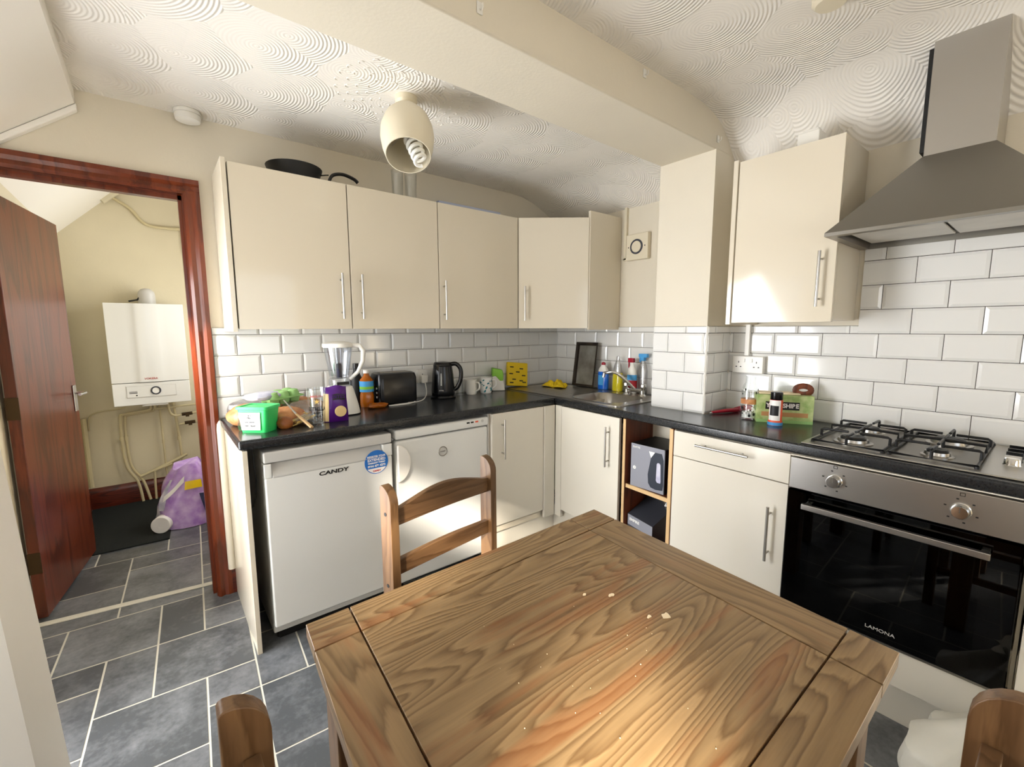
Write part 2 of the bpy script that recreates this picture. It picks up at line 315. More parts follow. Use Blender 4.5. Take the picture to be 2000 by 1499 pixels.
# --- floor : laid vinyl slabs as real faces over a joint plane
def floor():
    bm = bmesh.new(); rnd = random.Random(11)
    eu = Vector((math.cos(-.062), math.sin(-.062), 0))*.1655; ev = Vector((math.sin(.055), math.cos(.055), 0))*.169
    O = Vector((-2.316, -.618, 0))
    occ = {}; tiles = []
    def put(u0, v0, u1, v1):
        if any((u, v) in occ for u in range(u0, u1) for v in range(v0, v1)): return False
        for u in range(u0, u1):
            for v in range(v0, v1): occ[(u, v)] = 1
        tiles.append((u0, v0, u1, v1)); return True
    for t in [(-4, 2, -2, 4), (-2, 2, -1, 4), (-1, 2, 0, 3), (-1, 3, 1, 5), (-4, 1, -3, 2), (-5, 1, -4, 3), (-6, 3, -4, 4), (-3, 0, -2, 2), (-2, 0, 0, 2), (-5, -1, -3, 1), (-3, -2, -1, 0), (-1, -1, 0, 0), (0, -1, 1, 1), (0, 1, 1, 2), (0, 2, 1, 3),
              (0, -3, 2, -1), (-1, -3, 0, -1), (-3, -3, -2, -2), (-3, 4, -1, 7), (-5, 4, -3, 6), (-3, 7, -1, 8), (-6, 6, -3, 8), (-2, 8, -1, 10), (-4, 8, -2, 10), (-1, 6, 1, 8), (-1, 5, 0, 6), (-2, -5, 0, -3), (-4, -4, -2, -3), (-5, -3, -3, -1), (1, -1, 2, 1)]: put(*t)
    for v in range(-24, 17):
        for u in range(-11, 17):
            if (u, v) in occ: continue
            sizes = [(2, 2), (1, 2), (2, 1), (1, 1), (2, 2), (3, 2)]; rnd.shuffle(sizes)
            for a, b in sizes+[(1, 1)]:
                if all((x, y) not in occ for x in range(u, u+a) for y in range(v, v+b)): put(u, v, u+a, v+b); break
    lay = bm.loops.layers.float_color.new('tint')
    X0, X1, Y0, Y1 = -4.0, 0.05, -4.4, 2.0
    for (u0, v0, u1, v1) in tiles:
        g = .0036; P = []
        for (u, v, a, b) in ((u0, v0, 1, 1), (u1, v0, -1, 1), (u1, v1, -1, -1), (u0, v1, 1, -1)):
            p = O+eu*u+ev*v+eu.normalized()*g*a+ev.normalized()*g*b
            P.append(Vector((min(max(p.x, X0), X1), min(max(p.y, Y0), Y1), .0)))
        if abs(P[1].x-P[0].x) < .01 or abs(P[2].y-P[1].y) < .01: continue
        f = bm.faces.new([bm.verts.new(p) for p in P]); f.material_index = 0
        t = rnd.uniform(-.16, .1)
        for l in f.loops: l[lay] = (t, t, t, 1)
    z = -.0012
    b = [bm.verts.new(p) for p in ((X0, Y0, z), (X1, Y0, z), (X1, Y1, z), (X0, Y1, z), (X0, Y0, -.1), (X1, Y0, -.1), (X1, Y1, -.1), (X0, Y1, -.1))]
    for q in ((0, 1, 2, 3), (7, 6, 5, 4), (0, 4, 5, 1), (1, 5, 6, 2), (2, 6, 7, 3), (3, 7, 4, 0)):
        f = bm.faces.new([b[i] for i in q]); f.material_index = 1
    me = bpy.data.meshes.new('floor'); bm.to_mesh(me); bm.free(); me.materials.append(M['slate']); me.materials.append(M['fgrout'])
    o = bpy.data.objects.new('floor', me); COL.objects.link(o); ORG[o.name] = Vector(); st(o)
floor()
# --- walls
m = MB(); m.box(-4.02, -3.08, 0, .13, 0, 2.7); m.box(-3.08, -2.38, 0, .13, 1.99, 2.7); m.box(-2.38, .12, 0, .13, 0, 2.7); wb = st(m.build('wall_back', M['wall']))
m = MB(); m.box(0, .12, -1.15, 0, 0, 2.7); m.box(HW, .12, YR-.12, -1.45, 0, 2.7); wr = st(m.build('wall_right', M['wall']))
m = MB(); m.box(-.38, .12, -1.4495, -1.1505, 0, 2.192); wp = st(m.build('wall_pier', M['wall']))
m = MB(); ZZ = 1
WLHOLE = [(-1.02, -.12, .1, 1.88)]
# dining side wall with two added openings that shape the sunlight
m = MB()
def holed(m, x0, x1, y0, y1, z0, z1, holes):
    ys = sorted({y0, y1, *[h[0] for h in holes], *[h[1] for h in holes]})
    for a, b in zip(ys, ys[1:]):
        c = (a+b)/2; hs = sorted([h for h in holes if h[0] < c < h[1]], key=lambda h: h[2]); z = z0
        for h in hs: m.box(x0, x1, a, b, z, h[2]); z = h[3]
        m.box(x0, x1, a, b, z, z1)
holed(m, XLD-.12, XLD, YR-.12, -1.12, 0, 2.7, [(-3.1, -1.4, .4, 2.04), (-3.75, -3.40, .9, 1.9)])
st(m.build('wall_left', M['wall']))
m = MB(); holed(m, XL-.1, XL, -1.14, 0, 0, 2.7, WLHOLE); st(m.build('wall_left', M['wall']))
m = MB(); m.box(-4.02, HW, YR-.12, YR, 0, .95); m.box(-4.02, HW, YR-.12, YR, 2.05, 2.7); m.box(-4.02, -2.75, YR-.12, YR, .95, 2.05); m.box(-1.05, HW, YR-.12, YR, .95, 2.05); st(m.build('wall_front', M['wall']))
for nm, args in (('unseen_window_1', ('y', -3.1, -1.4, .4, 2.04, 2)), ('unseen_window_2', ('y', -3.75, -3.40, .9, 1.9, 1)), ('unseen_window_3', ('x', -2.75, -1.05, .95, 2.05, 2))):  # frames out of view, added for fill light and shaped sun patches
    ax, a, b, z0, z1, n = args; m = MB(); k = .045
    f = (lambda p, q, r, s_: m.box(XLD-.08, XLD-.03, p, q, r, s_)) if ax == 'y' else (lambda p, q, r, s_: m.box(p, q, YR-.08, YR-.03, r, s_))
    f(a, b, z0, z0+k); f(a, b, z1-k, z1); f(a, a+k, z0, z1); f(b-k, b, z0, z1)
    for i in range(1, n): c = a+(b-a)*i/n; f(c-k*.6, c+k*.6, z0, z1)
    st(m.build(nm, M['white'], bevel=.004))
# partition nib at the left of the view (leans a few degrees to follow the lens distortion there)
m = MB(); m.hexa([(-3.9, -1.36, 0), (-2.772, -1.36, 0), (-2.772, -1.13, 0), (-3.9, -1.13, 0), (-3.9, -1.36, 2.5), (-2.888, -1.36, 2.5), (-2.888, -1.13, 2.5), (-3.9, -1.13, 2.5)]); st(m.build('wall_partition', M['white']))
# hall beyond the doorway
m = MB(); m.box(-3.2, -3.08, .13, .36, 0, 2.7); m.box(-3.12, -3.02, .36, 2.02, 0, 2.7); st(m.build('wall_hall_left', M['hallwall']))
m = MB(); m.box(-3.12, -1.6, 1.9, 2.02, 0, 2.7); st(m.build('wall_hall_back', M['hallwall']))
m = MB(); holed(m, -1.72, -1.6, .13, 1.9, 0, 2.7, [(.62, 1.48, .95, 2.05)]); st(m.build('wall_hall_right', M['hallwall']))
m = MB(); m.prism([(-3.02, 2.0), (-2.52, 2.5), (-1.72, 2.5), (-1.72, 2.6), (-3.02, 2.6)], 'xz', .13, 1.9); st(m.build('ceiling', M['white']))
m = MB(); k = .05; m.box(XL-.07, XL-.02, -1.02, -.12, .1, .16); m.box(XL-.07, XL-.02, -1.02, -.12, 1.82, 1.88); m.box(XL-.07, XL-.02, -1.02, -.96, .16, 1.82); m.box(XL-.07, XL-.02, -.18, -.12, .16, 1.82); m.box(XL-.07, XL-.02, -.96, -.18, .98, 1.04); st(m.build('door_2', M['white'], bevel=.003))
# --- ceilings, beam
def ceil(prof, y0, y1):
    me = MB(); me.prism([(XLD, prof[0][1])]+prof+[(.12, prof[-1][1]-.02), (.12, 2.7), (XLD, 2.7)], 'xz', y0, y1); o = st(me.build('ceiling', M['artex'], smooth=True)); return o
ceil([(-.46, 2.30), (-.36, 2.29), (-.26, 2.265), (-.16, 2.225), (-.06, 2.17), (0, 2.135)], -1.15, 0)
ceil([(-.66, 2.36), (-.52, 2.355), (-.42, 2.34), (-.34, 2.31), (-.26, 2.25), (-.2, 2.18), (HW, 2.08)], YR, -1.45)
m = MB(); m.box(XLD, .1, -1.45, -1.15, 2.19, 2.7); st(m.build('ceiling_beam', M['wall'], bevel=.008))
# boxed-in underside of the stairs above the doorway
m = MB(); m.prism([(-2.71, 2.31), (-2.71, 2.235), (-3.14, 1.90), (-3.14, 2.31)], 'xz', -1.12, -.001); st(m.build('ceiling_stair_underside', M['white']))
m = MB(); m.prism([(-2.705, 2.238), (-2.705, 2.212), (-3.13, 1.88), (-3.13, 1.906)], 'xz', -.035, -.001); st(m.build('trim_2', M['white'], bevel=.004))
# --- skirting
m = MB(); m.prism([(0, 0), (-.02, 0), (-.02, .1), (-.012, .125), (0, .135)], 'yz', -2.322, -2.30); st(m.build('baseboard_back', M['skirt']))
m = MB(); m.prism([(1.9, 0), (1.878, 0), (1.878, .12), (1.888, .15), (1.9, .16)], 'yz', -3.02, -1.72); st(m.build('baseboard_hall', M['skirt'], bevel=.003))
m = MB(); m.prism([(-3.02, 0), (-2.998, 0), (-2.998, .12), (-3.008, .15), (-3.02, .16)], 'xz', 1.06, 1.9); st(m.build('baseboard_hall_left', M['skirt'], bevel=.003))
m = MB(); m.prism([(-3.056, .222), (-2.36, .128), (-2.36, .160), (-3.056, .258)], 'xy', 0, .006); st(m.build('trim_3', M['fgrout'], bevel=.002))
# --- door frame and door
m = MB()
for (a, b, h, t) in ((-2.385, -2.322, 0, 1), (-3.14, -3.075, 0, 1)):
    s_ = 1 if a > -3 else -1
    xi, xo = (a, b) if s_ > 0 else (b, a)
    m.prism([(xi, .0), (xi, -.012), (xi+s_*.012, -.022), (xi+s_*.03, -.014), (xi+s_*.045, -.022), (xo, -.02), (xo, 0)], 'xy', 0, 1.99)
    m.box(xi-s_*.004, xi+s_*.012, -.004, .14, 0, 1.99)
    m.box(xi-s_*.018, xi, .035, .075, 0, 1.97)
m.prism([(0, 1.955), (-.012, 1.955), (-.022, 1.967), (-.014, 1.985), (-.022, 2.0), (-.02, 2.02), (0, 2.02)], 'yz', -3.14, -2.322)
m.box(-3.08, -2.38, -.004, .14, 1.955, 1.985); m.box(-3.08, -2.38, .035, .075, 1.935, 1.96)
fr = st(m.build('trim_4', M['frame']))
D = thing('door_1', None, None, (-3.045, .285, 0), 0, kind='structure')
dd = Vector((.112, .722, 0)).normalized(); dn = Vector((dd.y, -dd.x, 0))
def dbox(m, s0, s1, n0, n1, z0, z1):
    h = Vector((-3.045, .285, 0)); P = [h+dd*a+dn*b for a, b in ((s0, n0), (s0, n1), (s1, n1), (s1, n0))]
    m.hexa([(p.x, p.y, z0) for p in P]+[(p.x, p.y, z1) for p in P]); return m
dbox(MB(), 0, .735, -.02, .02, .012, 1.925).build('door_leaf', M['door'], D, bevel=.002)
def dpt(s_, n, z): h = Vector((-3.045, .285, 0)); p = h+dd*s_+dn*n; return Vector((p.x, p.y, z))
m = dbox(MB(), .665, .705, .02, .028, .88, 1.03); hp = m.build('handle_plate', M['steel'], D, bevel=.003)
m = MB(); m.tube([dpt(.685, .028, .985), dpt(.685, .065, .985), dpt(.675, .072, .985), dpt(.58, .072, .985)], .008); m.build('handle', M['chrome'], D, smooth=True)
m = MB(); m.tube([dpt(.685, -.02, .985), dpt(.685, -.065, .985), dpt(.60, -.068, .985)], .008); m.build('handle', M['chrome'], D, smooth=True)
dbox(MB(), .733, .737, -.012, .012, .9, 1.02).build('latch_plate', M['steel'], D)
for z in (.28, 1.0, 1.68): dbox(MB(), -.003, .0, -.022, .022, z-.05, z+.05).build('hinge', M['brass'], D)
# --- bevelled tiles as real relief
def tiles(name, parent, O, U, N_, ulen, rows, joints, bevel_m=.011):
    """rows: list of (z0,z1,parity); joints[parity] = u of one joint; pitch .202"""
    O = Vector(O); U = Vector(U); N_ = Vector(N_)
    m = MB(); Z = Vector((0, 0, 1))
    for z0, z1, pr_ in rows:
        j = joints[pr_]; k = math.floor(-j/.202)-1; u = j+k*.202
        while u < ulen:
            a, b = max(u+.0012, 0), min(u+.202-.0012, ulen)
            if b-a > .004:
                c, d = z0+.0012, z1-.0012
                ia = a+(bevel_m if u+.0012 >= 0 else 0); ib = b-(bevel_m if u+.2008 <= ulen else 0)
                ic = c+bevel_m if (z1-z0) > .09 else c+.002; id_ = d-bevel_m if (z1-z0) > .09 else d-.002
                if ib <= ia: ia, ib = a+.001, b-.001
                p = lambda uu, zz, nn: O+U*uu+Z*zz+N_*nn
                m._faces([p(a, c, .001), p(b, c, .001), p(b, d, .001), p(a, d, .001), p(a, c, .005), p(b, c, .005), p(b, d, .005), p(a, d, .005), p(ia, ic, .0085), p(ib, ic, .0085), p(ib, id_, .0085), p(ia, id_, .0085)],
                         [(0, 1, 5, 4), (1, 2, 6, 5), (2, 3, 7, 6), (3, 0, 4, 7), (4, 5, 9, 8), (5, 6, 10, 9), (6, 7, 11, 10), (7, 4, 8, 11), (8, 9, 10, 11)])
            u += .202
    t = m.build(name, M['tile'], parent)
    g = MB(); z0 = rows[0][0]; z1 = rows[-1][1]; q = lambda uu, zz, nn: O+U*uu+Z*zz+N_*nn
    g.hexa([q(0, z0, 0), q(ulen, z0, 0), q(ulen, z0, .003), q(0, z0, .003), q(0, z1, 0), q(ulen, z1, 0), q(ulen, z1, .003), q(0, z1, .003)])
    g.build('grout', M['grout'], parent)
    return t
h = .102
def rowset(n, top=None, par0=1):
    R = [(.91+h*i, .91+h*(i+1), (par0+i) % 2) for i in range(n)]
    if top: R.append((R[-1][1], top, (par0+n) % 2))
    return R
def G(name, loc): t = thing(name, None, None, loc, kind='structure'); return t
tb = G('wall_back_tiling', (-1.15, 0, .91)); tiles('glazed_tiles', tb, (0, -.0, 0), (-1, 0, 0), (0, -1, 0), 2.318, rowset(4, 1.353), {0: .1995, 1: .0985})
ts = G('wall_right_tiling', (0, -.57, .91)); tiles('glazed_tiles', ts, (0, 0, 0), (0, -1, 0), (-1, 0, 0), 1.15, rowset(4, 1.353), {0: .0107, 1: .1117})
tp = G('wall_pier_tiling', (-.38, -1.3, .91)); tiles('glazed_tiles', tp, (-.38, -1.15, 0), (0, -1, 0), (-1, 0, 0), .3, rowset(4, 1.353), {0: .087, 1: .188})
tiles('glazed_tiles', tp, (-.38, -1.45, 0), (1, 0, 0), (0, -1, 0), .228, rowset(4, 1.353), {0: .160, 1: .075})
th = G('wall_hob_tiling', (HW, -2.2, .91))
tiles('glazed_tiles', th, (HW, -1.458, 0), (0, -1, 0), (-1, 0, 0), .55, rowset(4, 1.353, 0), {0: .519-.404, 1: .621-.404})
tiles('glazed_tiles', th, (HW, -2.008, 0), (0, -1, 0), (-1, 0, 0), 1.2, rowset(7, 1.70, 0), {0: .519-.404+.202*3-.55, 1: .621-.404+.202*2-.55})
MB().cyl((-.3805, -1.4505, .91), (-.3805, -1.4505, 1.353), .006).build('corner_bead', M['plastic'], tp)
# outdoor ground, and an unseen slab added to hold back most of the sun
MB().box(-9, 3, -9, -4.5, -.3, -.12).build('ground', M['brick']).__setitem__('kind', 'structure')
MB().box(-6.2, -6.0, -4.72, -.5, -.2, 3.12).build('sun_blocker', M['blocker']).__setitem__('kind', 'structure')
# ================================================================== FURNITURE AND FIXTURES
def bar_handle(parent, p0, p1, n, r=.0055, off=.03, mt='steel'):
    """bar from p0 to p1 standing off the door along n"""
    p0, p1, n = Vector(p0), Vector(p1), Vector(n); d = (p1-p0)
    m = MB(); m.cyl(p0+n*off, p1+n*off, r, seg=12)
    for t in (.14, .86): m.cyl(p0+d*t, p0+d*t+n*off, r*.8, seg=10)
    return m.build('handle', M[mt], parent, smooth=True)
# ---- worktops
def nosing(pts, z0=.87, z1=.91):
    pass
def worktop(name, label, poly, edges):
    m = MB(); m.prism(poly, 'xy', .87, .91); o = m.build(name, M['top'], bevel=.011, seg=3); return tag(o, label, 'worktop')
worktop('worktop', 'black speckled worktop over the fridge and freezer, along the back tiles', [(-2.315, -.001), (-2.315, -.6), (-.603, -.6), (-.603, -.001)], 0)
# right worktop with a hole for the sink bowl
def wt_right():
    m = MB()
    def slab(p): m.prism(p, 'xy', .87, .91)
    fr = [(-.6, -.6), (-.63, -1.15), (-.655, -1.458), (-.70, -2.62), (-.72, -3.25)]
    fx = lambda y: next(a[0]+(b[0]-a[0])*(y-a[1])/(b[1]-a[1]) for a, b in zip(fr, fr[1:]) if b[1] <= y <= a[1]) if y < -.6 else -.6
    poly = [(-.001, -.001), (-.6, -.001)]+fr+[(HW-.001, -3.25), (HW-.001, -1.459), (-.381, -1.459), (-.381, -1.149), (-.001, -1.149)]
    slab(poly); o = m.build('worktop', M['top'], bevel=.011, seg=3)
    tag(o, 'black speckled worktop carrying the sink and the hob along the right wall', 'worktop')
    c = MB(); c.box(-.52, -.16, -.99, -.61, .8, 1.0); cut = c.build('cutter', None); 
    bo = o.modifiers.new('sinkhole', 'BOOLEAN'); bo.object = cut; bo.solver = 'EXACT'
    o.modifiers.move(len(o.modifiers)-1, 0)
    dg = bpy.context.evaluated_depsgraph_get(); me = bpy.data.meshes.new_from_object(o.evaluated_get(dg))
    o.modifiers.clear(); o.data = me
    bpy.data.objects.remove(cut)
    return o, fx
WT, FX = wt_right()
m = MB(); m.box(-.606, -.599, -.6, -.01, .9095, .9125); js = m.build('worktop_joint_strip', M['steel']); tag(js, 'thin metal strip covering the joint of the two black worktops', 'trim strip')
# ---- end panel beside the fridge
m = MB(); m.box(-2.305, -2.287, -.6, -.003, 0, .868); tag(m.build('end_panel', M['cream'], bevel=.001), 'narrow cream end panel closing the worktop run beside the doorway', 'panel')
m = MB(); m.lathe([(.017, .136), (.017, .86), (.014, .885), (.006, .9), (.0, .903)], (-2.318, -.024, 0), seg=20); tag(m.build('pipe_boxing', M['wall'], smooth=True), 'rounded cream pipe boxing standing between door frame and end panel', 'pipe boxing')
# ---- fridge
F = thing('fridge', 'silver-white under-counter fridge with a round blue sticker', 'fridge', (-1.96, -.33, 0))
MB().box(-2.232, -1.690, -.545, -.03, .03, .845).build('body', M['white_app'], F, bevel=.006)
m = MB(); m.box(-2.234, -1.688, -.60, -.552, .085, .742); m.build('door', M['white_app'], F, bevel=.008)
MB().box(-2.234, -1.688, -.60, -.5, .803, .85).build('top_panel', M['greyapp'], F, bevel=.007)
m = MB(); m.prism([(-.56, .742), (-.60, .738), (-.603, .745), (-.575, .797), (-.555, .8)], 'yz', -2.205, -1.735); m.build('handle_recess', M['greyapp'], F, bevel=.003)
for a, b in ((-2.234, -2.206), (-1.734, -1.688)): MB().box(a, b, -.60, -.552, .742, .8).build('handle_cheek', M['white_app'], F, bevel=.003)
MB().box(-2.21, -1.71, -.54, -.5, .0, .08).build('kick_plate', M['blackm'], F)
for x in (-2.2, -1.72): MB().cyl((x, -.52, 0), (x, -.52, .03), .018).build('foot', M['blackm'], F)
text('lettering', 'CANDY', M['ink'], F, (-1.962, -.6012, .718), (1, 0, 0), (.12, 0, 1), .024, bold=.0007, sx=1.5)
sk = MB().cyl((-1.768, -.601, .724), (-1.768, -.6022, .724), .0565, seg=48).build('sticker', M['bink'], F)
m = MB(); R = .053; pts = [(-1.768+R*math.cos(a), .724+R*math.sin(a)) for a in [math.radians(x) for x in range(213, 328, 6)]]; m.prism(pts, 'xz', -.6026, -.6022); m.build('sticker_band', M['paper'], sk)
for s_, z, t, c in ((.012, .751, 'REGISTER YOUR', 'paper'), (.017, .735, 'EXTENDED', 'paper'), (.009, .721, 'WARRANTY TODAY', 'paper'), (.014, .706, '0844 479 4273', 'paper'), (.011, .682, 'CANDY', 'rink')):
    text('sticker_lettering', t, M[c], sk, (-1.768, -.603, z), (1, 0, 0), (0, 0, 1), s_, bold=.0004)
# ---- freezer
Z = thing('freezer', 'white under-counter freezer with a round grey badge, behind the chair', 'freezer', (-1.39, -.33, 0))
MB().box(-1.66, -1.115, -.535, -.03, .03, .845).build('body', M['white_app'], Z, bevel=.006)
MB().box(-1.665, -1.112, -.585, -.54, .06, .80).build('door', M['white_app'], Z, bevel=.012)
MB().box(-1.667, -1.110, -.592, -.5, .806, .856).build('top_panel', M['white_app'], Z, bevel=.012)
m = MB(); m.cyl((-1.405, -.584, .708), (-1.405, -.589, .708), .026, seg=36); bd = m.build('badge', M['greyapp'], Z, smooth=True)
m = MB(); m.tube([(-1.405+.0245*math.cos(t), -.589, .708+.0245*math.sin(t)) for t in [2*PI*k/36 for k in range(36)]], .0022, seg=6, closed=True); m.build('badge_ring', M['dsteel'], bd, smooth=True)
text('badge_lettering', 'A CLASS', M['ink'], bd, (-1.405, -.5895, .708), (1, 0, 0), (0, 0, 1), .008)
for x, c in ((-1.248, 'black'), (-1.222, 'black'), (-1.192, 'orange')): MB().box(x-.009, x+.009, -.594, -.59, .834, .842).build('switch', M[c], Z)
m = MB(); m.lathe([(0, .004), (.008, .003), (.008, 0)], (-1.155, -.592, .838), 20, (0, -1, 0)); m.build('control_dial', M['greyapp'], Z, smooth=True)
m = MB(); pts = [(-1.663+.072*math.cos(a)*1.0, .69+.095*math.sin(a)) for a in [math.radians(x) for x in range(-90, 91, 10)]]; m.prism([(-1.663, .785)]+pts[::-1]+[(-1.663, .595)], 'xz', -.604, -.585); m.build('grip', M['white'], Z, bevel=.008)
for x in (-1.63, -1.14): MB().cyl((x, -.5, 0), (x, -.5, .03), .018).build('foot', M['blackm'], Z)
# ---- base units
U = thing('base_cabinet', 'ivory base cabinet with one door, between the freezer and the corner', 'cabinet', (-.86, -.3, 0))
MB().box(-1.098, -.70, -.575, -.01, .15, .868).build('carcass', M['creammatt'], U)
d = MB().box(-1.092, -.698, -.597, -.577, .2, .866).build('door', M['base'], U, bevel=.0015); bar_handle(d, (-1.022, -.597, .83), (-1.022, -.597, .60), (0, -1, 0))
MB().box(-1.10, -.548, -.552, -.535, 0, .188).build('plinth', M['base'], U)
MB().box(-.694, -.606, -.605, -.585, .15, .868).build('corner_post', M['base'], U, bevel=.002)
m = MB(); m.box(-1.111, -1.1, -.58, -.02, 0, .868); tag(m.build('end_panel', M['greyapp'], bevel=.001), 'thin grey panel standing between the freezer and the ivory cabinet', 'panel')
# sink cabinet, slightly turned with the worktop front
def frx(y, off): return FX(y)+off
U = thing('sink_cabinet', 'ivory base cabinet with one tall-handled door below the sink', 'cabinet', (-.3, -.88, 0))
def fbox(m, y0, y1, z0, z1, o0, o1):
    m.hexa([(frx(y0, o0), y0, z0), (frx(y0, o1), y0, z0), (frx(y1, o1), y1, z0), (frx(y1, o0), y1, z0), (frx(y0, o0), y0, z1), (frx(y0, o1), y0, z1), (frx(y1, o1), y1, z1), (frx(y1, o0), y1, z1)]); return m
fbox(MB(), -.606, -.66, .15, .868, -.003, .02).build('corner_post', M['base'], U, bevel=.002)
m = MB(); m.box(-.56, -.01, -1.14, -1.10, .15, .868); m.box(-.56, -.01, -.66, -.64, .15, .868); m.box(-.56, -.01, -1.1, -.66, .15, .17); m.build('carcass', M['creammatt'], U)
d = fbox(MB(), -.663, -1.122, .2, .866, -.004, .016).build('door', M['base'], U, bevel=.0015)
bar_handle(d, (frx(-1.05, -.004), -1.05, .81), (frx(-1.05, -.004), -1.05, .585), (-1, 0, 0))
MB().box(-.565, -.545, -1.14, -.555, 0, .19).build('plinth', M['base'], U)
# open shelf unit
U = thing('open_shelf_unit', 'open cabinet without a door, brown inside, holding two kettle boxes', 'cabinet', (-.35, -1.3, 0))
fbox(MB(), -1.146, -1.162, .15, .868, .004, .6).build('side_panel', M['oak'], U); fbox(MB(), -1.146, -1.162, .15, .868, .0, .004).build('edge_strip', M['edge'], U)
fbox(MB(), -1.434, -1.452, .0, .868, .004, .5).build('side_panel', M['oak'], U); fbox(MB(), -1.434, -1.452, .15, .868, .0, .004).build('edge_strip', M['edge'], U)
MB().box(-.155, -.145, -1.434, -1.162, .15, .868).build('back_panel', M['oak'], U)
MB().box(-.60, -.15, -1.434, -1.162, .15, .168).build('bottom_panel', M['oak'], U)
s_ = fbox(MB(), -1.163, -1.433, .497, .513, .02, .5).build('shelf', M['oak'], U); fbox(MB(), -1.163, -1.433, .495, .515, .012, .02).build('edge_strip', M['edge'], s_)
m = MB(); m.box(-.165, -.156, -1.40, -1.20, .60, .84); m.build('access_panel', M['creammatt'], U)
# kettle boxes
B = thing('kettle_box', 'grey kettle box with a picture of a kettle, on the upper shelf', 'box', (-.5, -1.285, .515))
MB().box(-.615, -.40, -1.388, -1.19, .515, .745).build('carton', M['greybox'], B, bevel=.001)
MB().box(-.614, -.402, -1.392, -1.388, .516, .744).build('side_print', M['blackm'], B, )
m = MB(); m.prism([(-1.19, .745), (-1.388, .745), (-1.388, .7455), (-1.19, .7455)], 'yz', -.615, -.4); m.build('top_print', M['blackm'], B)
m = MB(); m.prism([(-1.345+.0, .53), (-1.382, .535), (-1.386, .56), (-1.384, .69), (-1.372, .722), (-1.325, .722), (-1.312, .69), (-1.296, .60), (-1.30, .555), (-1.315, .535)], 'yz', -.6165, -.615); k = m.build('kettle_print', M['kgrey'], B)
m = MB(); m.prism([(-1.352, .57), (-1.37, .57), (-1.372, .58), (-1.368, .665), (-1.362, .672), (-1.352, .672), (-1.347, .665), (-1.345, .58)], 'yz', -.6172, -.6165); m.build('gauge_print', M['sponge'], k)
m = MB(); m.prism([(-1.30, .722), (-1.335, .722), (-1.313, .69)], 'yz', -.6172, -.6166); m.build('spout_print', M['paper'], k)
text('lettering', 'EMPIRE', M['paper'], B, (-.6168, -1.225, .728), (0, -1, 0), (0, 0, 1), .014); text('lettering', 'o', M['paper'], B, (-.6168, -1.215, .62), (0, -1, 0), (0, 0, 1), .03, bold=.002)
B = thing('kettle_box', 'dark grey box lying on the lower shelf below the kettle picture box', 'box', (-.5, -1.2, .168))
m = MB(); m.hexa([(-.60, -1.325, .168), (-.60, -1.17, .168), (-.30, -1.17, .168), (-.30, -1.325, .168), (-.60, -1.325, .32), (-.60, -1.17, .345), (-.36, -1.17, .415), (-.36, -1.34, .40)]); m.build('carton', M['dgrey'], B, bevel=.001)
m = MB(); m.hexa([(-.602, -1.325, .262), (-.602, -1.172, .288), (-.6, -1.172, .288), (-.6, -1.325, .262), (-.602, -1.325, .32), (-.602, -1.172, .344), (-.6, -1.172, .344), (-.6, -1.325, .32)]); m.build('front_print', M['greybox'], B)
text('lettering', 'EMPIRE', M['paper'], B, (-.6035, -1.215, .315), (0, -1, -.14), (0, 0, 1), .02, bold=.0008)
m = MB(); rnd = random.Random(4); m.ball((-.42, -1.35, .41), .07, 1.1, .9, .8, jit=.2, seg=11, rings=8, rnd=rnd); tag(m.build('plastic_bag', M['frost']), 'crumpled clear plastic bag stuffed behind the dark grey box', 'bag')
# ---- drawer unit
U = thing('drawer_cabinet', 'ivory cabinet with a drawer above a door, left of the oven', 'cabinet', (-.4, -1.72, 0))
m = MB(); m.box(-.645, -.16, -1.96, -1.455, .15, .866); m.build('carcass', M['creammatt'], U)
d = fbox(MB(), -1.462, -1.962, .748, .866, -.006, .014).build('drawer', M['base'], U, bevel=.0015)
xh = frx(-1.7, -.006); bar_handle(d, (frx(-1.585, -.006), -1.585, .825), (frx(-1.815, -.006), -1.815, .825), (-1, 0, 0))
d = fbox(MB(), -1.462, -1.962, .20, .744, -.006, .014).build('door', M['base'], U, bevel=.0015)
bar_handle(d, (frx(-1.905, -.006), -1.905, .645), (frx(-1.905, -.006), -1.905, .42), (-1, 0, 0))
MB().box(-.63, -.61, -1.97, -1.45, 0, .19).build('plinth', M['base'], U)
# ---- oven housing and oven
U = thing('oven_housing', 'ivory housing and plinth around the built-in oven', 'cabinet', (-.4, -2.27, 0))
for a, b in ((-1.972, -1.964), (-2.575, -2.567)): MB().box(-.665, -.16, a, b, .15, .868).build('side_panel', M['creammatt'], U)
MB().box(-.69, -.66, -2.572, -1.966, .872-.006, .876-.006).build('top_rail', M['base'], U)
MB().box(-.695, -.665, -2.572, -1.966, .148, .278).build('filler_panel', M['base'], U, bevel=.0015)
MB().box(-.655, -.64, -2.9, -1.966, 0, .147).build('plinth', M['base'], U)
O = thing('oven', 'built-in oven with a steel control panel and black glass door', 'oven', (-.4, -2.27, .28))
MB().box(-.70, -.60, -2.563, -1.970, .745, .862).build('control_panel', M['steel'], O, bevel=.002)
m = MB()
x0, x1, y0, y1, z0, z1 = -.70, -.68, -2.563, -1.970, .288, .738
for b in ((y0, y0+.075, z0, z1), (y1-.075, y1, z0, z1), (y0, y1, z0, z0+.07), (y0, y1, z1-.075, z1)): m.box(x0, x1, *b)
od = m.build('door', M['black'], O)
MB().box(-.7012, -.699, -2.561, -1.972, .29, .736).build('glass', M['ovenglass'], od)
MB().box(-.702, -.69, -2.563, -1.970, .280, .288).build('bottom_trim', M['dsteel'], od)
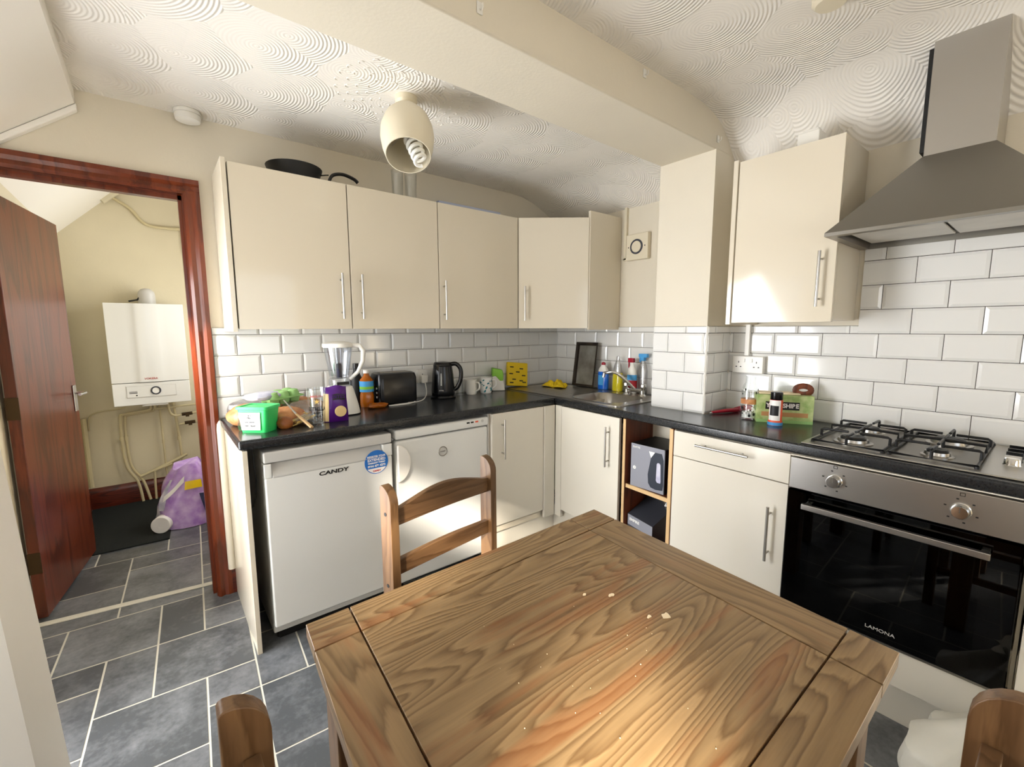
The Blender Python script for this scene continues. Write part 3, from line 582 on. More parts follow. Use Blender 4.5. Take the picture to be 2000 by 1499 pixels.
m = MB(); m.box(-.745, -.728, -2.503, -2.028, .686, .706); m.box(-.73, -.70, -2.50, -2.482, .69, .702); m.box(-.73, -.70, -2.05, -2.032, .69, .702); m.build('handle', M['steel'], od, bevel=.002)
text('lettering', 'LAMONA', M['greyapp'], od, (-.7018, -2.275, .325), (0, -1, 0), (0, 0, 1), .016, sx=1.2)
m = MB(); m.box(-.68, -.25, -2.50, -2.49, .36, .7); m.box(-.68, -.25, -2.04, -2.03, .36, .7); m.box(-.26, -.25, -2.5, -2.03, .36, .7); m.box(-.68, -.25, -2.5, -2.03, .35, .36); m.box(-.68, -.25, -2.5, -2.03, .7, .71); m.build('cavity', M['iron'], O)
m = MB(); m.tube([(-.66, -2.04, .53), (-.66, -2.49, .53)], .003); m.tube([(-.3, -2.04, .53), (-.3, -2.49, .53)], .003)
for i in range(14): y = -2.05-.033*i; m.tube([(-.66, y, .53), (-.3, y, .53)], .0018, seg=6)
m.build('rack', M['chrome'], O)
for y, z in ((-2.112, .805), (-2.43, .80)):
    m = MB(); m.lathe([(0, .026), (.018, .026), (.0205, .022), (.022, .004), (.024, .002), (.024, 0)], (-.70, y, z), 36, (-1, 0, 0)); k = m.build('knob', M['chrome'], O, smooth=True)
    MB().box(-.727, -.7255, y-.001, y+.001, z, z+.016).build('pointer', M['dsteel'], k)
    m = MB()
    for a in range(0, 360, 60):
        c = math.radians(a+15); m.box(-.7008, -.70, y+.036*math.cos(c)-.003, y+.036*math.cos(c)+.003, z+.036*math.sin(c)-.002, z+.036*math.sin(c)+.002)
    m.box(-.7008, -.7, y-.006, y+.006, z+.045, z+.0465); m.box(-.7008, -.7, y-.006, y+.006, z+.054, z+.0555); m.box(-.7008, -.7, y-.006, y-.0045, z+.045, z+.0555); m.box(-.7008, -.7, y+.0045, y+.006, z+.045, z+.0555)
    m.build('dial_marking', M['ink'], O)
U = thing('base_cabinet', 'ivory base cabinet right of the oven, cut by the picture edge', 'cabinet', (-.45, -2.87, 0))
MB().box(-.68, -.16, -3.17, -2.58, .15, .868).build('carcass', M['creammatt'], U)
d = fbox(MB(), -2.58, -3.17, .20, .866, -.006, .014).build('door', M['base'], U, bevel=.0015); bar_handle(d, (frx(-2.625, -.006), -2.625, .64), (frx(-2.625, -.006), -2.625, .42), (-1, 0, 0))
# ---- hob
H = thing('gas_hob', 'steel four-burner gas hob with black iron pan supports', 'hob', (-.41, -2.27, .91))
m = MB(); m.box(-.66, -.15, -2.56, -1.985, .91, .9165); m.build('hob_plate', M['steel'], H, bevel=.003)
m = MB(); m.box(-.635, -.17, -2.455, -2.005, .9165, .9175); m.build('spill_tray', M['dsteel'], H, bevel=.0004)
for (bx, by, r) in ((-.53, -2.115, .048), (-.29, -2.115, .036), (-.53, -2.345, .034), (-.29, -2.345, .052)):
    m = MB(); m.lathe([(r*1.25, 0), (r*1.25, .004), (r, .006), (r*.95, .016), (0, .018)], (bx, by, .9175), 32); b = m.build('burner', M['steel'], H, smooth=True)
    m = MB(); m.lathe([(r*.8, 0), (r*.84, .003), (r*.7, .008), (0, .009)], (bx, by, .9345), 32); m.build('burner_cap', M['iron'], b, smooth=True)
def support(yc, wy):
    m = MB(); r = .0048; z = .955; x0, x1 = -.625, -.18; y0, y1 = yc-wy, yc+wy
    lo = .925
    m.tube([(x0, y0, lo), (x0, y1, lo), (x1, y1, lo), (x1, y0, lo)], r, closed=True)
    for (cx, cy) in ((-.53, yc), (-.29, yc)):
        for (dx, dy) in ((1, 0), (-1, 0), (0, 1), (0, -1)):
            ex = cx+dx*.018; ey = cy+dy*.018
            ox = (x1 if cx > -.4 else -.41) if dx > 0 else ((x0 if cx < -.4 else -.41) if dx < 0 else cx)
            oy = (y1 if dy > 0 else y0) if dy else cy
            m.tube([(ox, oy, lo), (ox, oy, z-.004), (ox+(ex-ox)*.08, oy+(ey-oy)*.08, z), (ex, ey, z)], r, seg=8)
    m.tube([(-.41, y0, lo), (-.41, y0, z-.003), (-.41, yc, z), (-.41, y1, z-.003), (-.41, y1, lo)], r, seg=8)
    for (a, b) in ((x0, y0), (x0, y1), (x1, y0), (x1, y1)): m.cyl((a, b, .9175), (a, b, lo), .006, seg=8)
    return m.build('pan_support', M['iron'], H, smooth=True)
support(-2.117, .104); support(-2.343, .104)
for i in range(4):
    x = -.48+.062*i; m = MB(); m.lathe([(0, .022), (.015, .022), (.018, .018), (.019, .004), (.021, 0)], (x, -2.51, .9165), 24); m.box(x-.003, x+.003, -2.528, -2.492, .935, .946); m.build('control_knob', M['black'] if i else M['chrome'], H, smooth=True)
# ---- hood
K = thing('cooker_hood', 'brushed steel chimney cooker hood above the hob', 'cooker hood', (-.3, -2.29, 1.67))
y0, y1, t0, t1 = -2.595, -1.992, -2.378, -2.20; xf, xt, xb = -.61, -.365, HW-.009
m = MB()
rim = [(xb, y0), (xf, y0), (xf, y1), (xb, y1)]; top = [(xb, t0), (xt, t0), (xt, t1), (xb, t1)]
P = [(a, b, 1.672) for a, b in rim]+[(a, b, 1.684) for a, b in rim]+[(a, b, 1.945) for a, b in top]
fs = [(0, 1, 5, 4), (1, 2, 6, 5), (2, 3, 7, 6), (3, 0, 4, 7), (4, 5, 9, 8), (5, 6, 10, 9), (6, 7, 11, 10), (7, 4, 8, 11), (8, 9, 10, 11)]
I = [(xb-.004, y0+.03, 1.672), (xf+.035, y0+.03, 1.672), (xf+.035, y1-.03, 1.672), (xb-.004, y1-.03, 1.672)]; J = [(a, b, 1.70) for a, b, c in I]
P += I+J; fs += [(0, 12, 13, 1), (1, 13, 14, 2), (2, 14, 15, 3), (3, 15, 12, 0), (12, 16, 17, 13), (13, 17, 18, 14), (14, 18, 19, 15), (15, 19, 16, 12), (16, 19, 18, 17)]
m._faces(P, fs); m.build('canopy', M['dsteel'], K)
MB().box(xt, xb, t0, t1, 1.943, 2.32).build('chimney', M['steel'], K, bevel=.002)
MB().box(xt+.004, xb, t1-.0005, t1+.012, 1.96, 2.30).build('chimney_seam', M['blackm'], K)
for a in (-2.545, -2.285): MB().box(-.56, -.19, a-.0+.0, a+.25, 1.690, 1.697).build('filter', M['filt'], K, bevel=.002)
for a in (-2.5, -2.08): MB().cyl((-.5, a, 1.686), (-.5, a, 1.69), .02).build('lamp', M['bulb'], K)
m = MB(); m.box(-.575, -.565, -2.42, -2.16, 1.676, 1.69); m.build('switch_strip', M['iron'], K)
# ---- wall units
def wall_unit(x0, x1, label, hx=None, end=False):
    U = thing('wall_cabinet', label, 'cabinet', ((x0+x1)/2, -.16, 1.35), group='cream wall cabinets over the back worktop')
    MB().box(x0+.001, x1-.001, -.298, -.003, 1.352, 2.045).build('carcass', M['creammatt'], U)
    d = MB().box(x0+.0015, x1-.0015, -.318, -.299, 1.345, 2.043).build('door', M['cream'], U, bevel=.0012)
    bar_handle(d, (hx, -.318, 1.615), (hx, -.318, 1.395), (0, -1, 0))
    return U
wall_unit(-2.245, -1.752, 'cream wall cabinet with one door, the widest and nearest the doorway', -1.80)
wall_unit(-1.750, -1.252, 'cream wall cabinet second from the doorway, handle at its left', -1.702)
wall_unit(-1.250, -.672, 'cream wall cabinet between the second one and the angled corner one', -1.222)
m = MB(); m.box(-2.268, -2.249, -.32, -.003, 1.335, 2.055); tag(m.build('end_panel', M['cream'], bevel=.0012), 'cream end panel closing the left side of the wall cabinets', 'panel')
U = thing('corner_wall_cabinet', 'cream corner wall cabinet with a slanted glossy door', 'cabinet', (-.3, -.3, 1.35))
m = MB(); m.prism([(-.003, -.003), (-.668, -.003), (-.668, -.30), (-.312, -.598), (-.003, -.598)], 'xy', 1.352, 2.045); m.build('carcass', M['creammatt'], U)
q0, q1 = Vector((-.668, -.316, 0)), Vector((-.312, -.612, 0)); qd = (q1-q0).normalized(); qn = Vector((qd.y, -qd.x, 0))
def qbox(a, b, n0, n1, z0, z1):
    m = MB(); P = [q0+qd*u+qn*n for u, n in ((a, n0), (b, n0), (b, n1), (a, n1))]; m.hexa([(p.x, p.y, z0) for p in P]+[(p.x, p.y, z1) for p in P]); return m
L_ = (q1-q0).length
d = qbox(.004, L_-.01, -.012, .006, 1.345, 2.043).build('door', M['cream'], U, bevel=.0012)
p = q0+qd*.045+qn*.006; bar_handle(d, (p.x, p.y, 1.615), (p.x, p.y, 1.395), qn)
MB().box(-.318, -.003, -.616, -.598, 1.335, 2.085).build('side_panel', M['cream'], U, bevel=.0012)
U = thing('wall_cabinet', 'cream wall cabinet with one glossy door, between the pier and cooker hood', 'cabinet', (-.29, -1.8, 1.36))
MB().box(-.425, HW-.003, -1.988, -1.595, 1.375, 2.072).build('carcass', M['creammatt'], U)
d = MB().box(-.446, -.427, -1.988, -1.597, 1.368, 2.075).build('door', M['cream'], U, bevel=.0012)
bar_handle(d, (-.446, -1.94, 1.645), (-.446, -1.94, 1.428), (-1, 0, 0))
MB().box(-.45, HW-.003, -1.592, -1.572, 1.36, 2.085).build('side_panel', M['cream'], U, bevel=.0012)
# ---- sink and tap
K = thing('sink', 'stainless steel inset sink with a ribbed drainer', 'sink', (-.33, -.55, .91))
m = MB(); zr = .9125
def rr(x0, x1, y0, y1, r, n=5):
    P = []
    for cx, cy, a0 in ((x1-r, y1-r, 0), (x0+r, y1-r, 90), (x0+r, y0+r, 180), (x1-r, y0+r, 270)):
        for i in range(n+1): a = math.radians(a0+90*i/n); P.append((cx+r*math.cos(a), cy+r*math.sin(a)))
    return P
A = rr(-.565, -.085, -1.065, -.045, .03); Bq = rr(-.515, -.165, -.985, -.615, .09)
def strips(rings):
    vs = []; fs = []; n = len(rings[0][0])
    for P, z in rings: vs += [(a, b, z) for a, b in P]
    for i in range(len(rings)-1):
        for k in range(n): fs.append((i*n+k, i*n+(k+1) % n, (i+1)*n+(k+1) % n, (i+1)*n+k))
    return vs, fs
sh = lambda P, c, f: [(c[0]+(a-c[0])*f, c[1]+(b-c[1])*f) for a, b in P]
cc = (-.34, -.80)
vs, fs = strips([(A, .9102), (A, .9145), (rr(-.558, -.092, -1.058, -.052, .026), .9160)]); m._faces(vs, fs)
A2 = rr(-.558, -.092, -1.058, -.052, .026); n = len(A2)
# deck: fan the ring between rim and bowl mouth (bowl sits at the near end, drainer is a ribbed field)
deck = rr(-.552, -.098, -1.052, -.60, .02)
vs, fs = strips([(A2, .9160), (rr(-.552, -.098, -1.052, -.058, .022), .9128)]); m._faces(vs, fs)
vs, fs = strips([(rr(-.553, -.097, -1.053, -.598, .02), .9128), (Bq, .9128), (sh(Bq, cc, .97), .905), (sh(Bq, cc, .86), .79), (sh(Bq, cc, .75), .775)]); m._faces(vs, fs)
Bt = sh(Bq, cc, .75); m._faces([(a, b, .775) for a, b in Bt]+[(cc[0], cc[1], .772)], [(i, (i+1) % n, n) for i in range(n)])
nr = 9
def rib(u, v): x = -.553+u*.456; y = -.058-v*.545; return (x, y, .9128+(.0035*max(0, math.sin(u*nr*2*PI)) if .06 < u < .94 and .08 < v < .93 else 0))
m.grid(rib, nr*8, 30); m.build('basin', M['basin'], K, smooth=True)
m = MB(); m.lathe([(.0, .002), (.018, .002), (.026, .004), (.028, 0)], (-.34, -.80, .773), 28); m.build('drain', M['chrome'], K, smooth=True)
m = MB(); m.lathe([(0, .003), (.010, .003), (.016, .002), (.018, 0)], (-.182, -.90, .872), 24, (-1, 0, .15)); m.build('overflow', M['chrome'], K, smooth=True)
T = thing('mixer_tap', 'chrome mixer tap with a curved spout, standing behind the sink bowl', 'tap', (-.13, -.85, .9128))
m = MB(); m.tube([(-.13, -.79, .945), (-.13, -.91, .945)], .013, seg=14); m.lathe([(.024, 0), (.022, .006), (.015, .012), (.014, .034), (0, .036)], (-.13, -.79, .9128), 24); m.lathe([(.024, 0), (.022, .006), (.015, .012), (.014, .034), (0, .036)], (-.13, -.91, .9128), 24); m.build('body', M['chrome'], T, smooth=True)
m = MB(); pts = []
for i in range(15):
    t = i/14; pts.append((-.13-.11*math.sin(t*1.5)*.9, -.85+.17*t, .95+.11*math.sin(min(t*1.15, 1)*PI*.62)-.0))
pts.append((pts[-1][0]-.004, pts[-1][1]+.004, pts[-1][2]-.03)); m.tube(pts, .010, seg=14); m.build('spout', M['chrome'], T, smooth=True)
for y in (-.785, -.915):
    m = MB(); m.lathe([(.012, 0), (.014, .012), (.021, .02), (.021, .034), (.015, .04), (0, .041)], (-.13, y, .952), 10); m.build('tap_head', M['chrome'], T, smooth=True)
# ---- table
tq = [Vector((-2.348, -1.684, 0)), Vector((-1.465, -1.668, 0)), Vector((-1.531, -2.445, 0)), Vector((-2.409, -2.445, 0))]
def TP(u, v):  # u along x 0..1, v from far to near
    a = tq[0].lerp(tq[1], u); b = tq[3].lerp(tq[2], u); return a.lerp(b, v)
T = thing('dining_table', 'square waxed pine dining table with grooved border planks and crumbs on it', 'table', (-1.94, -2.06, 0))
us = [0, .098, .868, 1]; vs_ = [0, .117, .90, 1]
mx, mys, g = MB(), [], .0017
for i in range(3):
    for j in range(3):
        gu, gv = g/.88, g/.78
        a, b = us[i]+(gu if i else 0), us[i+1]-(gu if i < 2 else 0); c, d = vs_[j]+(gv if j else 0), vs_[j+1]-(gv if j < 2 else 0)
        P = [TP(a, d), TP(b, d), TP(b, c), TP(a, c)]; mm = MB() if (i != 1 and j == 1) else mx; mys += [mm] if mm is not mx else []
        mm.hexa([(p.x, p.y, .732) for p in P]+[(p.x, p.y, .76) for p in P])
tt = mx.build('tabletop', M['pine'], T, bevel=.0012, seg=1); [q_.build('border_plank', M['piney'], tt, bevel=.0012, seg=1) for q_ in mys]
P = [TP(.005, .995), TP(.995, .995), TP(.995, .005), TP(.005, .005)]; m = MB(); m.hexa([(p.x, p.y, .728) for p in P]+[(p.x, p.y, .750) for p in P]); m.build('groove_base', M['oak'], tt)
m = MB()
for (a, b) in (((.06, .08), (.94, .08)), ((.06, .92), (.94, .92)), ((.07, .08), (.07, .92)), ((.93, .08), (.93, .92))):
    p, q = TP(*a), TP(*b); n_ = (q-p).normalized().cross(Vector((0, 0, 1)))*.01; m.hexa([(*(p+n_).xy, .62), (*(q+n_).xy, .62), (*(q-n_).xy, .62), (*(p-n_).xy, .62), (*(p+n_).xy, .728), (*(q+n_).xy, .728), (*(q-n_).xy, .728), (*(p-n_).xy, .728)])
m.build('apron', M['piney'], T)
for a, b in ((.07, .08), (.93, .08), (.93, .92), (.07, .92)): p = TP(a, b); MB().box(p.x-.034, p.x+.034, p.y-.034, p.y+.034, 0, .728).build('leg', M['chair'], T, bevel=.004)
# ---- chairs  (local frame: back at y=0, seat towards +y)
def chair(name, label, loc, rotz):
    C_ = thing(name, label, 'chair', loc, rotz, 'waxed pine chairs round the dining table', local=True)
    for s_ in (-1, 1):
        x = .207*s_
        prof = [(-.030, 0), (.024, 0), (.028, .42), (.026, .80)]+[(.026-.05*(1-math.cos(math.radians(a))), .832+.052*math.sin(math.radians(a))) for a in (0, 15, 30, 45, 60, 75, 88)]+[(-.028, .882), (-.030, .878)]
        m = MB(); m.prism(prof, 'yz', x-.014, x+.014); p = m.build('leg', M['chair'], C_, bevel=.002)
        for z in (.80, .575):
            for e in (1,): MB().cyl((x+s_*.0142, -.002, z), (x+s_*.0152, -.002, z), .006, seg=12).build('bolt', M['blackm'], p)
        m = MB(); m.box(x-.019, x+.019, .282, .32, 0, .42); m.build('leg', M['chair'], C_, bevel=.003)
    def rail(z0, z1, arch, nm):
        m = MB(); n = 16; up = [(-.193+.386*i/n, z1+arch*(math.sin(PI*i/n)**1.3)) for i in range(n+1)]; dn = [(.193-.386*i/n, z0+arch*.12*math.sin(PI*i/n)) for i in range(n+1)]
        m.prism(up+dn, 'xz', -.009, .011); return m.build(nm, M['chairx'], C_, bevel=.002)
    rail(.757, .808, .036, 'top_rail'); rail(.60, .648, .006, 'lower_rail')
    m = MB(); m.prism([(-.215, .0), (.215, .0), (.215, .328), (-.215, .328)], 'xy', .42, .442); m.build('seat', M['chairx'], C_, bevel=.006)
    m = MB(); m.box(-.188, .188, .292, .312, .355, .42); m.build('apron', M['chairx'], C_)
    for s_ in (-1, 1): MB().box(s_*.207-.01, s_*.207+.01, .024, .282, .355, .42).build('side_rail', M['chairx'], C_)
    for s_ in (-1, 1): MB().box(s_*.207-.009, s_*.207+.009, .024, .282, .17, .2).build('stretcher', M['chairx'], C_)
    return C_
chair('dining_chair', 'waxed pine dining chair at the far side of the table, before the freezer', (-1.828, -1.335, 0), PI+.16)
chair('dining_chair', 'waxed pine dining chair left of the table, only its back post top in view', (-2.486, -2.178, 0), -PI/2)
chair('dining_chair', 'waxed pine dining chair at the near side of the table, beside the white bag', (-1.932, -2.572, 0), 0.0)
# crumbs on the table
def flake(u, v, r, seed, label):
    rnd = random.Random(seed); c = TP(u, v); m = MB(); P = [(c.x+r*rnd.uniform(.5, 1)*math.cos(a)*1.5, c.y+r*rnd.uniform(.4, 1)*math.sin(a)) for a in [2*PI*i/9 for i in range(9)]]
    m.prism(P, 'xy', .7602, .7622); o = m.build('crumb', M['crumb']); tag(o, label, 'crumb', 'crumbs on the pine table'); return o
for k, (u, v, r, lb) in enumerate([(.655, .43, .006, 'small pale flake of food near the middle of the pine table'), (.70, .58, .010, 'largest pale flake of food on the right half of the pine table'), (.665, .555, .005, 'pale food sliver just left of the largest flake on the table'), (.60, .38, .004, 'thin pale food sliver above the others on the table')]): flake(u, v, r, 30+k, lb)
m = MB(); rnd = random.Random(5)
for i in range(26):
    cu, cv = (.42, .62) if i < 20 else (.33, .5); c = TP(min(max(rnd.gauss(cu, .10), .12), .85), min(max(rnd.gauss(cv, .10), .14), .88)); m.ball((c.x, c.y, .7612), rnd.uniform(.0006, .0011), seg=6, rings=4)
tag(m.build('bread_crumbs', M['crumb']), 'scatter of tiny pale crumbs over the pine tabletop', 'crumbs', kind='stuff')
# ================================================================== BACK WORKTOP, LEFT TO RIGHT
Z0 = .9102
rnd = random.Random(21)
def blob(name, c, sx, sy, sz, mt, label, cat, seed, jit=.16, rot=0, seg=18, rings=12, parent=None, flat=True):
    m = MB(); R = random.Random(seed)
    ph = [R.uniform(0, 6.28) for _ in range(6)]
    vs = []
    for j in range(rings+1):
        t = PI*j/rings
        for k in range(seg):
            p = 2*PI*k/seg; q = 1+jit*(.5*math.sin(3*p+ph[0]+2*t)+.4*math.sin(5*p+ph[1]-3*t)+.3*math.sin(2*p+ph[2]))*math.sin(t)+R.uniform(-jit, jit)*.25*math.sin(t)
            x, y, z = q*sx*math.sin(t)*math.cos(p), q*sy*math.sin(t)*math.sin(p), q*sz*math.cos(t)
            if flat: z = max(z, -sz*.72)
            vs.append(Vector((c[0], c[1], c[2]+(sz*.72 if flat else 0)))+Matrix.Rotation(rot, 3, 'Z') @ Vector((x, y, z)))
    m._faces(vs, [(j*seg+k, j*seg+(k+1) % seg, (j+1)*seg+(k+1) % seg, (j+1)*seg+k) for j in range(rings) for k in range(seg)])
    o = m.build(name, M[mt], parent, smooth=True)
    return tag(o, label, cat) if label else o
# green tub
T = thing('plastic_tub', 'bright green plastic tub with a white label, at the worktop end', 'tub', (-2.21, -.44, Z0), rotz=0)
c = Vector((-2.212, -.432, Z0)); RA = Matrix.Rotation(math.radians(-42), 3, 'Z')
def tubring(a, b, z, r=.014): return [tuple(c+RA @ Vector((x, y, 0))+Vector((0, 0, z))) for x, y in rr(-a, a, -b, b, r)]
def ringmesh(m, rings, cap0=True, cap1=False):
    n = len(rings[0]); vs = [v for r_ in rings for v in r_]; fs = [(i*n+k, i*n+(k+1) % n, (i+1)*n+(k+1) % n, (i+1)*n+k) for i in range(len(rings)-1) for k in range(n)]
    if cap0: fs.append(tuple(range(n-1, -1, -1)))
    if cap1: fs.append(tuple(range((len(rings)-1)*n, len(rings)*n)))
    m._faces(vs, fs)
m = MB(); ringmesh(m, [tubring(.056, .042, 0), tubring(.066, .050, .098), tubring(.071, .055, .10), tubring(.071, .055, .108), tubring(.069, .053, .111), tubring(.060, .044, .111), tubring(.058, .042, .108)], True, True); m.build('body', M['green'], T, smooth=True)
m = MB(); lp = lambda x, z: tuple(c+RA @ Vector((x, -.0455-.082*z*1.0-.0012, 0))+Vector((0, 0, z)))
m._faces([lp(-.048, .012), lp(.034, .012), lp(.040, .088), lp(-.053, .088)], [(0, 1, 2, 3)]); m.build('label', M['paper'], T)
xd = RA @ Vector((1, 0, 0)); yd = RA @ Vector((0, -1, 0))
for z, t in ((.074, 'A2'), (.064, 'PRO'), (.046, 'SOFT SPREAD'), (.030, 'KEEP CHILLED')): text('lettering', t, M['ink'], T, c+xd*-.008+yd*(.0475+.082*z)+Vector((0, 0, z)), xd, (0, 0, 1), .011 if z > .06 else .007)
# parcels of bread and packets behind it
blob('bread_bag', (-2.215, -.25, Z0), .09, .12, .055, 'peach', 'bag of orange-brown bread rolls lying behind the green tub', 'bread', 3, .10, .3)
blob('foil_packet', (-2.262, -.40, Z0), .022, .05, .055, 'frost', 'crumpled grey clear packet squeezed left of the green tub', 'packet', 8, .3)
blob('bread_bag', (-2.20, -.13, Z0), .085, .09, .06, 'frost', 'clear bag of rolls against the tiles, left end of worktop', 'bread', 9, .2)
E_ = thing('egg_box', 'green moulded egg box lying on top of the bread bags', 'egg box', (-2.09, -.22, 1.0))
m = MB(); M3 = Matrix.Translation((-2.085, -.235, 1.022)) @ Matrix.Rotation(math.radians(18), 4, 'Z') @ Matrix.Rotation(math.radians(-4), 4, 'Y')
for zz, s1 in ((0, 1), (0, -1)):
    for i in range(3):
        for j in range(2): m.lathe([(.028, 0), (.027, s1*.012), (.021, s1*.028), (.012, s1*.031), (0, s1*.031)], (-.05+.05*i, -.025+.05*j, s1*.001), 14)
m.box(-.082, .082, -.057, .057, -.004, .004); m.xf(M3); m.build('carton', M['pgreen'], E_, smooth=True)
m = MB(); m.box(-.086, .086, -.061, .061, -.0015, .0015); m.xf(M3); m.build('rim', M['pgreen'], E_)
o = blob('film_packet', (-2.15, -.25, 1.018), .10, .05, .022, 'sponge', 'blue-white film packet lying left of the green egg box', 'packet', 5, .15, .25)
blob('onion_bag', (-2.085, -.365, Z0), .075, .065, .048, 'peach', 'orange onion and bread packet right behind the green tub', 'packet', 15, .18, .5)
blob('onion_bag', (-2.115, -.45, Z0), .033, .033, .03, 'onion', 'brown onion in its net beside the green tub', 'onion', 16, .08)
blob('crisp_packet', (-2.02, -.30, Z0), .10, .07, .055, 'frost', 'clear crumpled packet in the heap behind the straw sticks', 'packet', 18, .25, .2)
blob('bread_bag', (-2.0, -.16, Z0), .13, .07, .055, 'peach', 'brown loaf bag below the egg box, against the tiles', 'bread', 19, .15, .1)
S_ = thing('breadstick_pack', 'pack of straw-coloured sticks lying beside the beer glass', 'packet', (-2.03, -.42, Z0))
m = MB()
for i in range(16):
    a = rnd.uniform(-.18, .18)+.75; p = Vector((-2.035+rnd.uniform(-.02, .02), -.40+.0055*(i-8), .922+rnd.uniform(0, .02))); d = Vector((math.cos(a), math.sin(a)*.6, rnd.uniform(.1, .3)))*.055; m.cyl(p-d+Vector((0, 0, .004)), p+d, .0028, seg=6)
m.build('sticks', M['stick'], S_)
blob('film', (-2.03, -.40, Z0), .07, .05, .026, 'frost', None, None, 6, .15, .6, parent=S_)
m = MB(); P0 = Vector((-2.065, -.44, .965)); P1 = Vector((-2.025, -.53, .914)); d = (P1-P0)
W_ = thing('spatula', 'pale wooden-handled knife leaning on the packets by the worktop edge', 'knife', tuple(P1))
m.tube([P0, P0+d*.3, P1], [.006, .008, .009], seg=10, flat=.6); m.build('handle', M['edge'], W_, smooth=True)
m = MB(); m.tube([P0-d*1.0+Vector((.01, 0, .005)), P0], [.003, .006], seg=8, flat=.3); m.build('blade', M['chrome'], W_, smooth=True)
# beer glass
def vessel(prof_out, th=.0022):
    return prof_out+[(max(r-th, 0), z+(th if i == 0 else 0)) for i, (r, z) in reversed(list(enumerate(prof_out)))]
Gc = (-1.985, -.475, Z0)
G_ = thing('beer_glass', 'printed pint glass standing at the worktop edge, left of the purple bag', 'glass', Gc)
m = MB(); m.lathe([(0, 0), (.031, 0), (.033, .004), (.036, .10), (.041, .17), (.0385, .17), (.034, .10), (.030, .012), (0, .012)], Gc, 32); m.build('bowl', M['glass'], G_, smooth=True)
gx = Vector((.72, -.69, 0)).normalized(); gn = gx.cross(Vector((0, 0, 1))); gxx = Vector((.97, -.25, 0)).normalized(); gN = gxx.cross(Vector((0, 0, 1)))
for z, s_, t, c_, r in ((.078, .024, 'ESTRELLA', 'ink', .0362), (.060, .012, 'DAMM', 'ink', .0358), (.136, .012, 'BARCELONA', 'rink', .0392), (.045, .008, 'DESDE 1876', 'ink', .0354)):
    text('print', t, M[c_], G_, Vector(Gc)+gN*r+Vector((0, 0, z)), gxx, (0, 0, 1), s_, bold=.0007 if s_ > .02 else .0002, arc=r, sx=.8)
m = MB(); 
for i in range(5): a = PI/2+2*PI*i/5; 
st5 = [((.013 if i % 2 == 0 else .0052)*math.cos(PI/2+PI*i/5), (.013 if i % 2 == 0 else .0052)*math.sin(PI/2+PI*i/5)) for i in range(10)]
m._faces([Vector(Gc)+gN*.0378+gxx*a+Vector((0, 0, .112+b)) for a, b in st5], [tuple(range(10))]); m.build('print', M['stick'], G_)
for i in range(4): pass
# purple cracker bag
B = thing('cracker_bag', 'purple and white bag of round crackers standing right of the beer glass', 'bag', (-1.893, -.43, Z0))
bx = Vector((.98, -.2, 0)).normalized(); bn = bx.cross(Vector((0, 0, 1))); bc = Vector((-1.893, -.44, Z0))
def bagpt(u, v, side):  # u -1..1, v 0..1
    th = .030*(1-abs(u)**3)*(math.sin(PI*min(1, v*.93+.07))**.5)
    wv = .056*(1-.10*v+.02*math.sin(7*v))
    return bc+bx*u*wv+bn*side*th+Vector((0, 0, .168*v+.004*math.sin(4*u+1)*v))
m = MB(); m.grid(lambda a, b: bagpt(2*a-1, b, 1), 16, 14); m.grid(lambda a, b: bagpt(2*a-1, b, -1), 16, 14); m.build('film', M['purple'], B, smooth=True)
m = MB(); m.grid(lambda a, b: bagpt(-1+.42*a, .02+.80*b, 1)+bn*.001, 5, 12); m.build('white_stripe', M['cracker'], B, smooth=True)
m = MB(); m.grid(lambda a, b: bagpt(-.25+1.1*a, .62+.16*b, 1)+bn*.0015, 6, 4); pb = m.build('black_band', M['ink'], B, smooth=True)
text('lettering', 'BITES', M['purple'], B, bagpt(.28, .70, 1)+bn*.004, bx, (0, 0, 1), .022)
m = MB(); q = bagpt(.35, .30, 1)+bn*.004; m.lathe([(0, .002), (.024, .0015), (.026, 0)], q, 28, bn); m.build('cracker_picture', M['cracker'], B, smooth=True)
# blender
bc = Vector((-1.812, -.262, Z0))
B = thing('blender', 'white jug blender with clear jug, behind the purple bag', 'blender', tuple(bc))
m = MB(); R4 = lambda a, b, z: [(bc.x+x, bc.y+y, bc.z+z) for x, y in rr(-a, a, -b, b, min(a, b)*.6, 6)]
ringmesh(m, [R4(.085, .085, 0), R4(.085, .085, .01), R4(.078, .078, .05), R4(.060, .062, .125), R4(.055, .055, .142), R4(.05, .05, .145)], True, True); m.build('base', M['plastic'], B, smooth=True)
m = MB(); ringmesh(m, [R4(.087, .087, -.0), R4(.087, .087, .006)], True, True); m.build('foot_ring', M['black'], B)
m = MB(); m.lathe([(.048, .145), (.052, .15), (.052, .178), (.046, .185), (.0, .186)], bc, 32); m.build('collar', M['jug'], B, smooth=True)
m = MB(); m.box(bc.x-.03, bc.x+.03, bc.y-.056, bc.y-.05, bc.z+.155, bc.z+.17); m.build('lock_band', M['ink'], B)
m = MB(); m.lathe([(.044, .186), (.048, .20), (.060, .28), (.070, .345), (.0675, .345), (.057, .28), (.045, .20), (.0, .19)], bc, 36); j = m.build('jug', M['jug'], B, smooth=True)
m = MB(); m.lathe([(.014, .188), (.014, .25), (.010, .26), (0, .262)], bc, 16); m.build('blade_column', M['dgrey'], j, smooth=True)
m = MB(); m.lathe([(.016, .262), (.020, .30), (.020, .345)], bc, 16); m.build('filter_tube', M['frost'], j, smooth=True)
m = MB(); m.lathe([(.072, .342), (.075, .346), (.074, .362), (.05, .368), (.03, .372), (0, .373)], bc, 36); m.build('lid', M['plastic'], B, smooth=True)
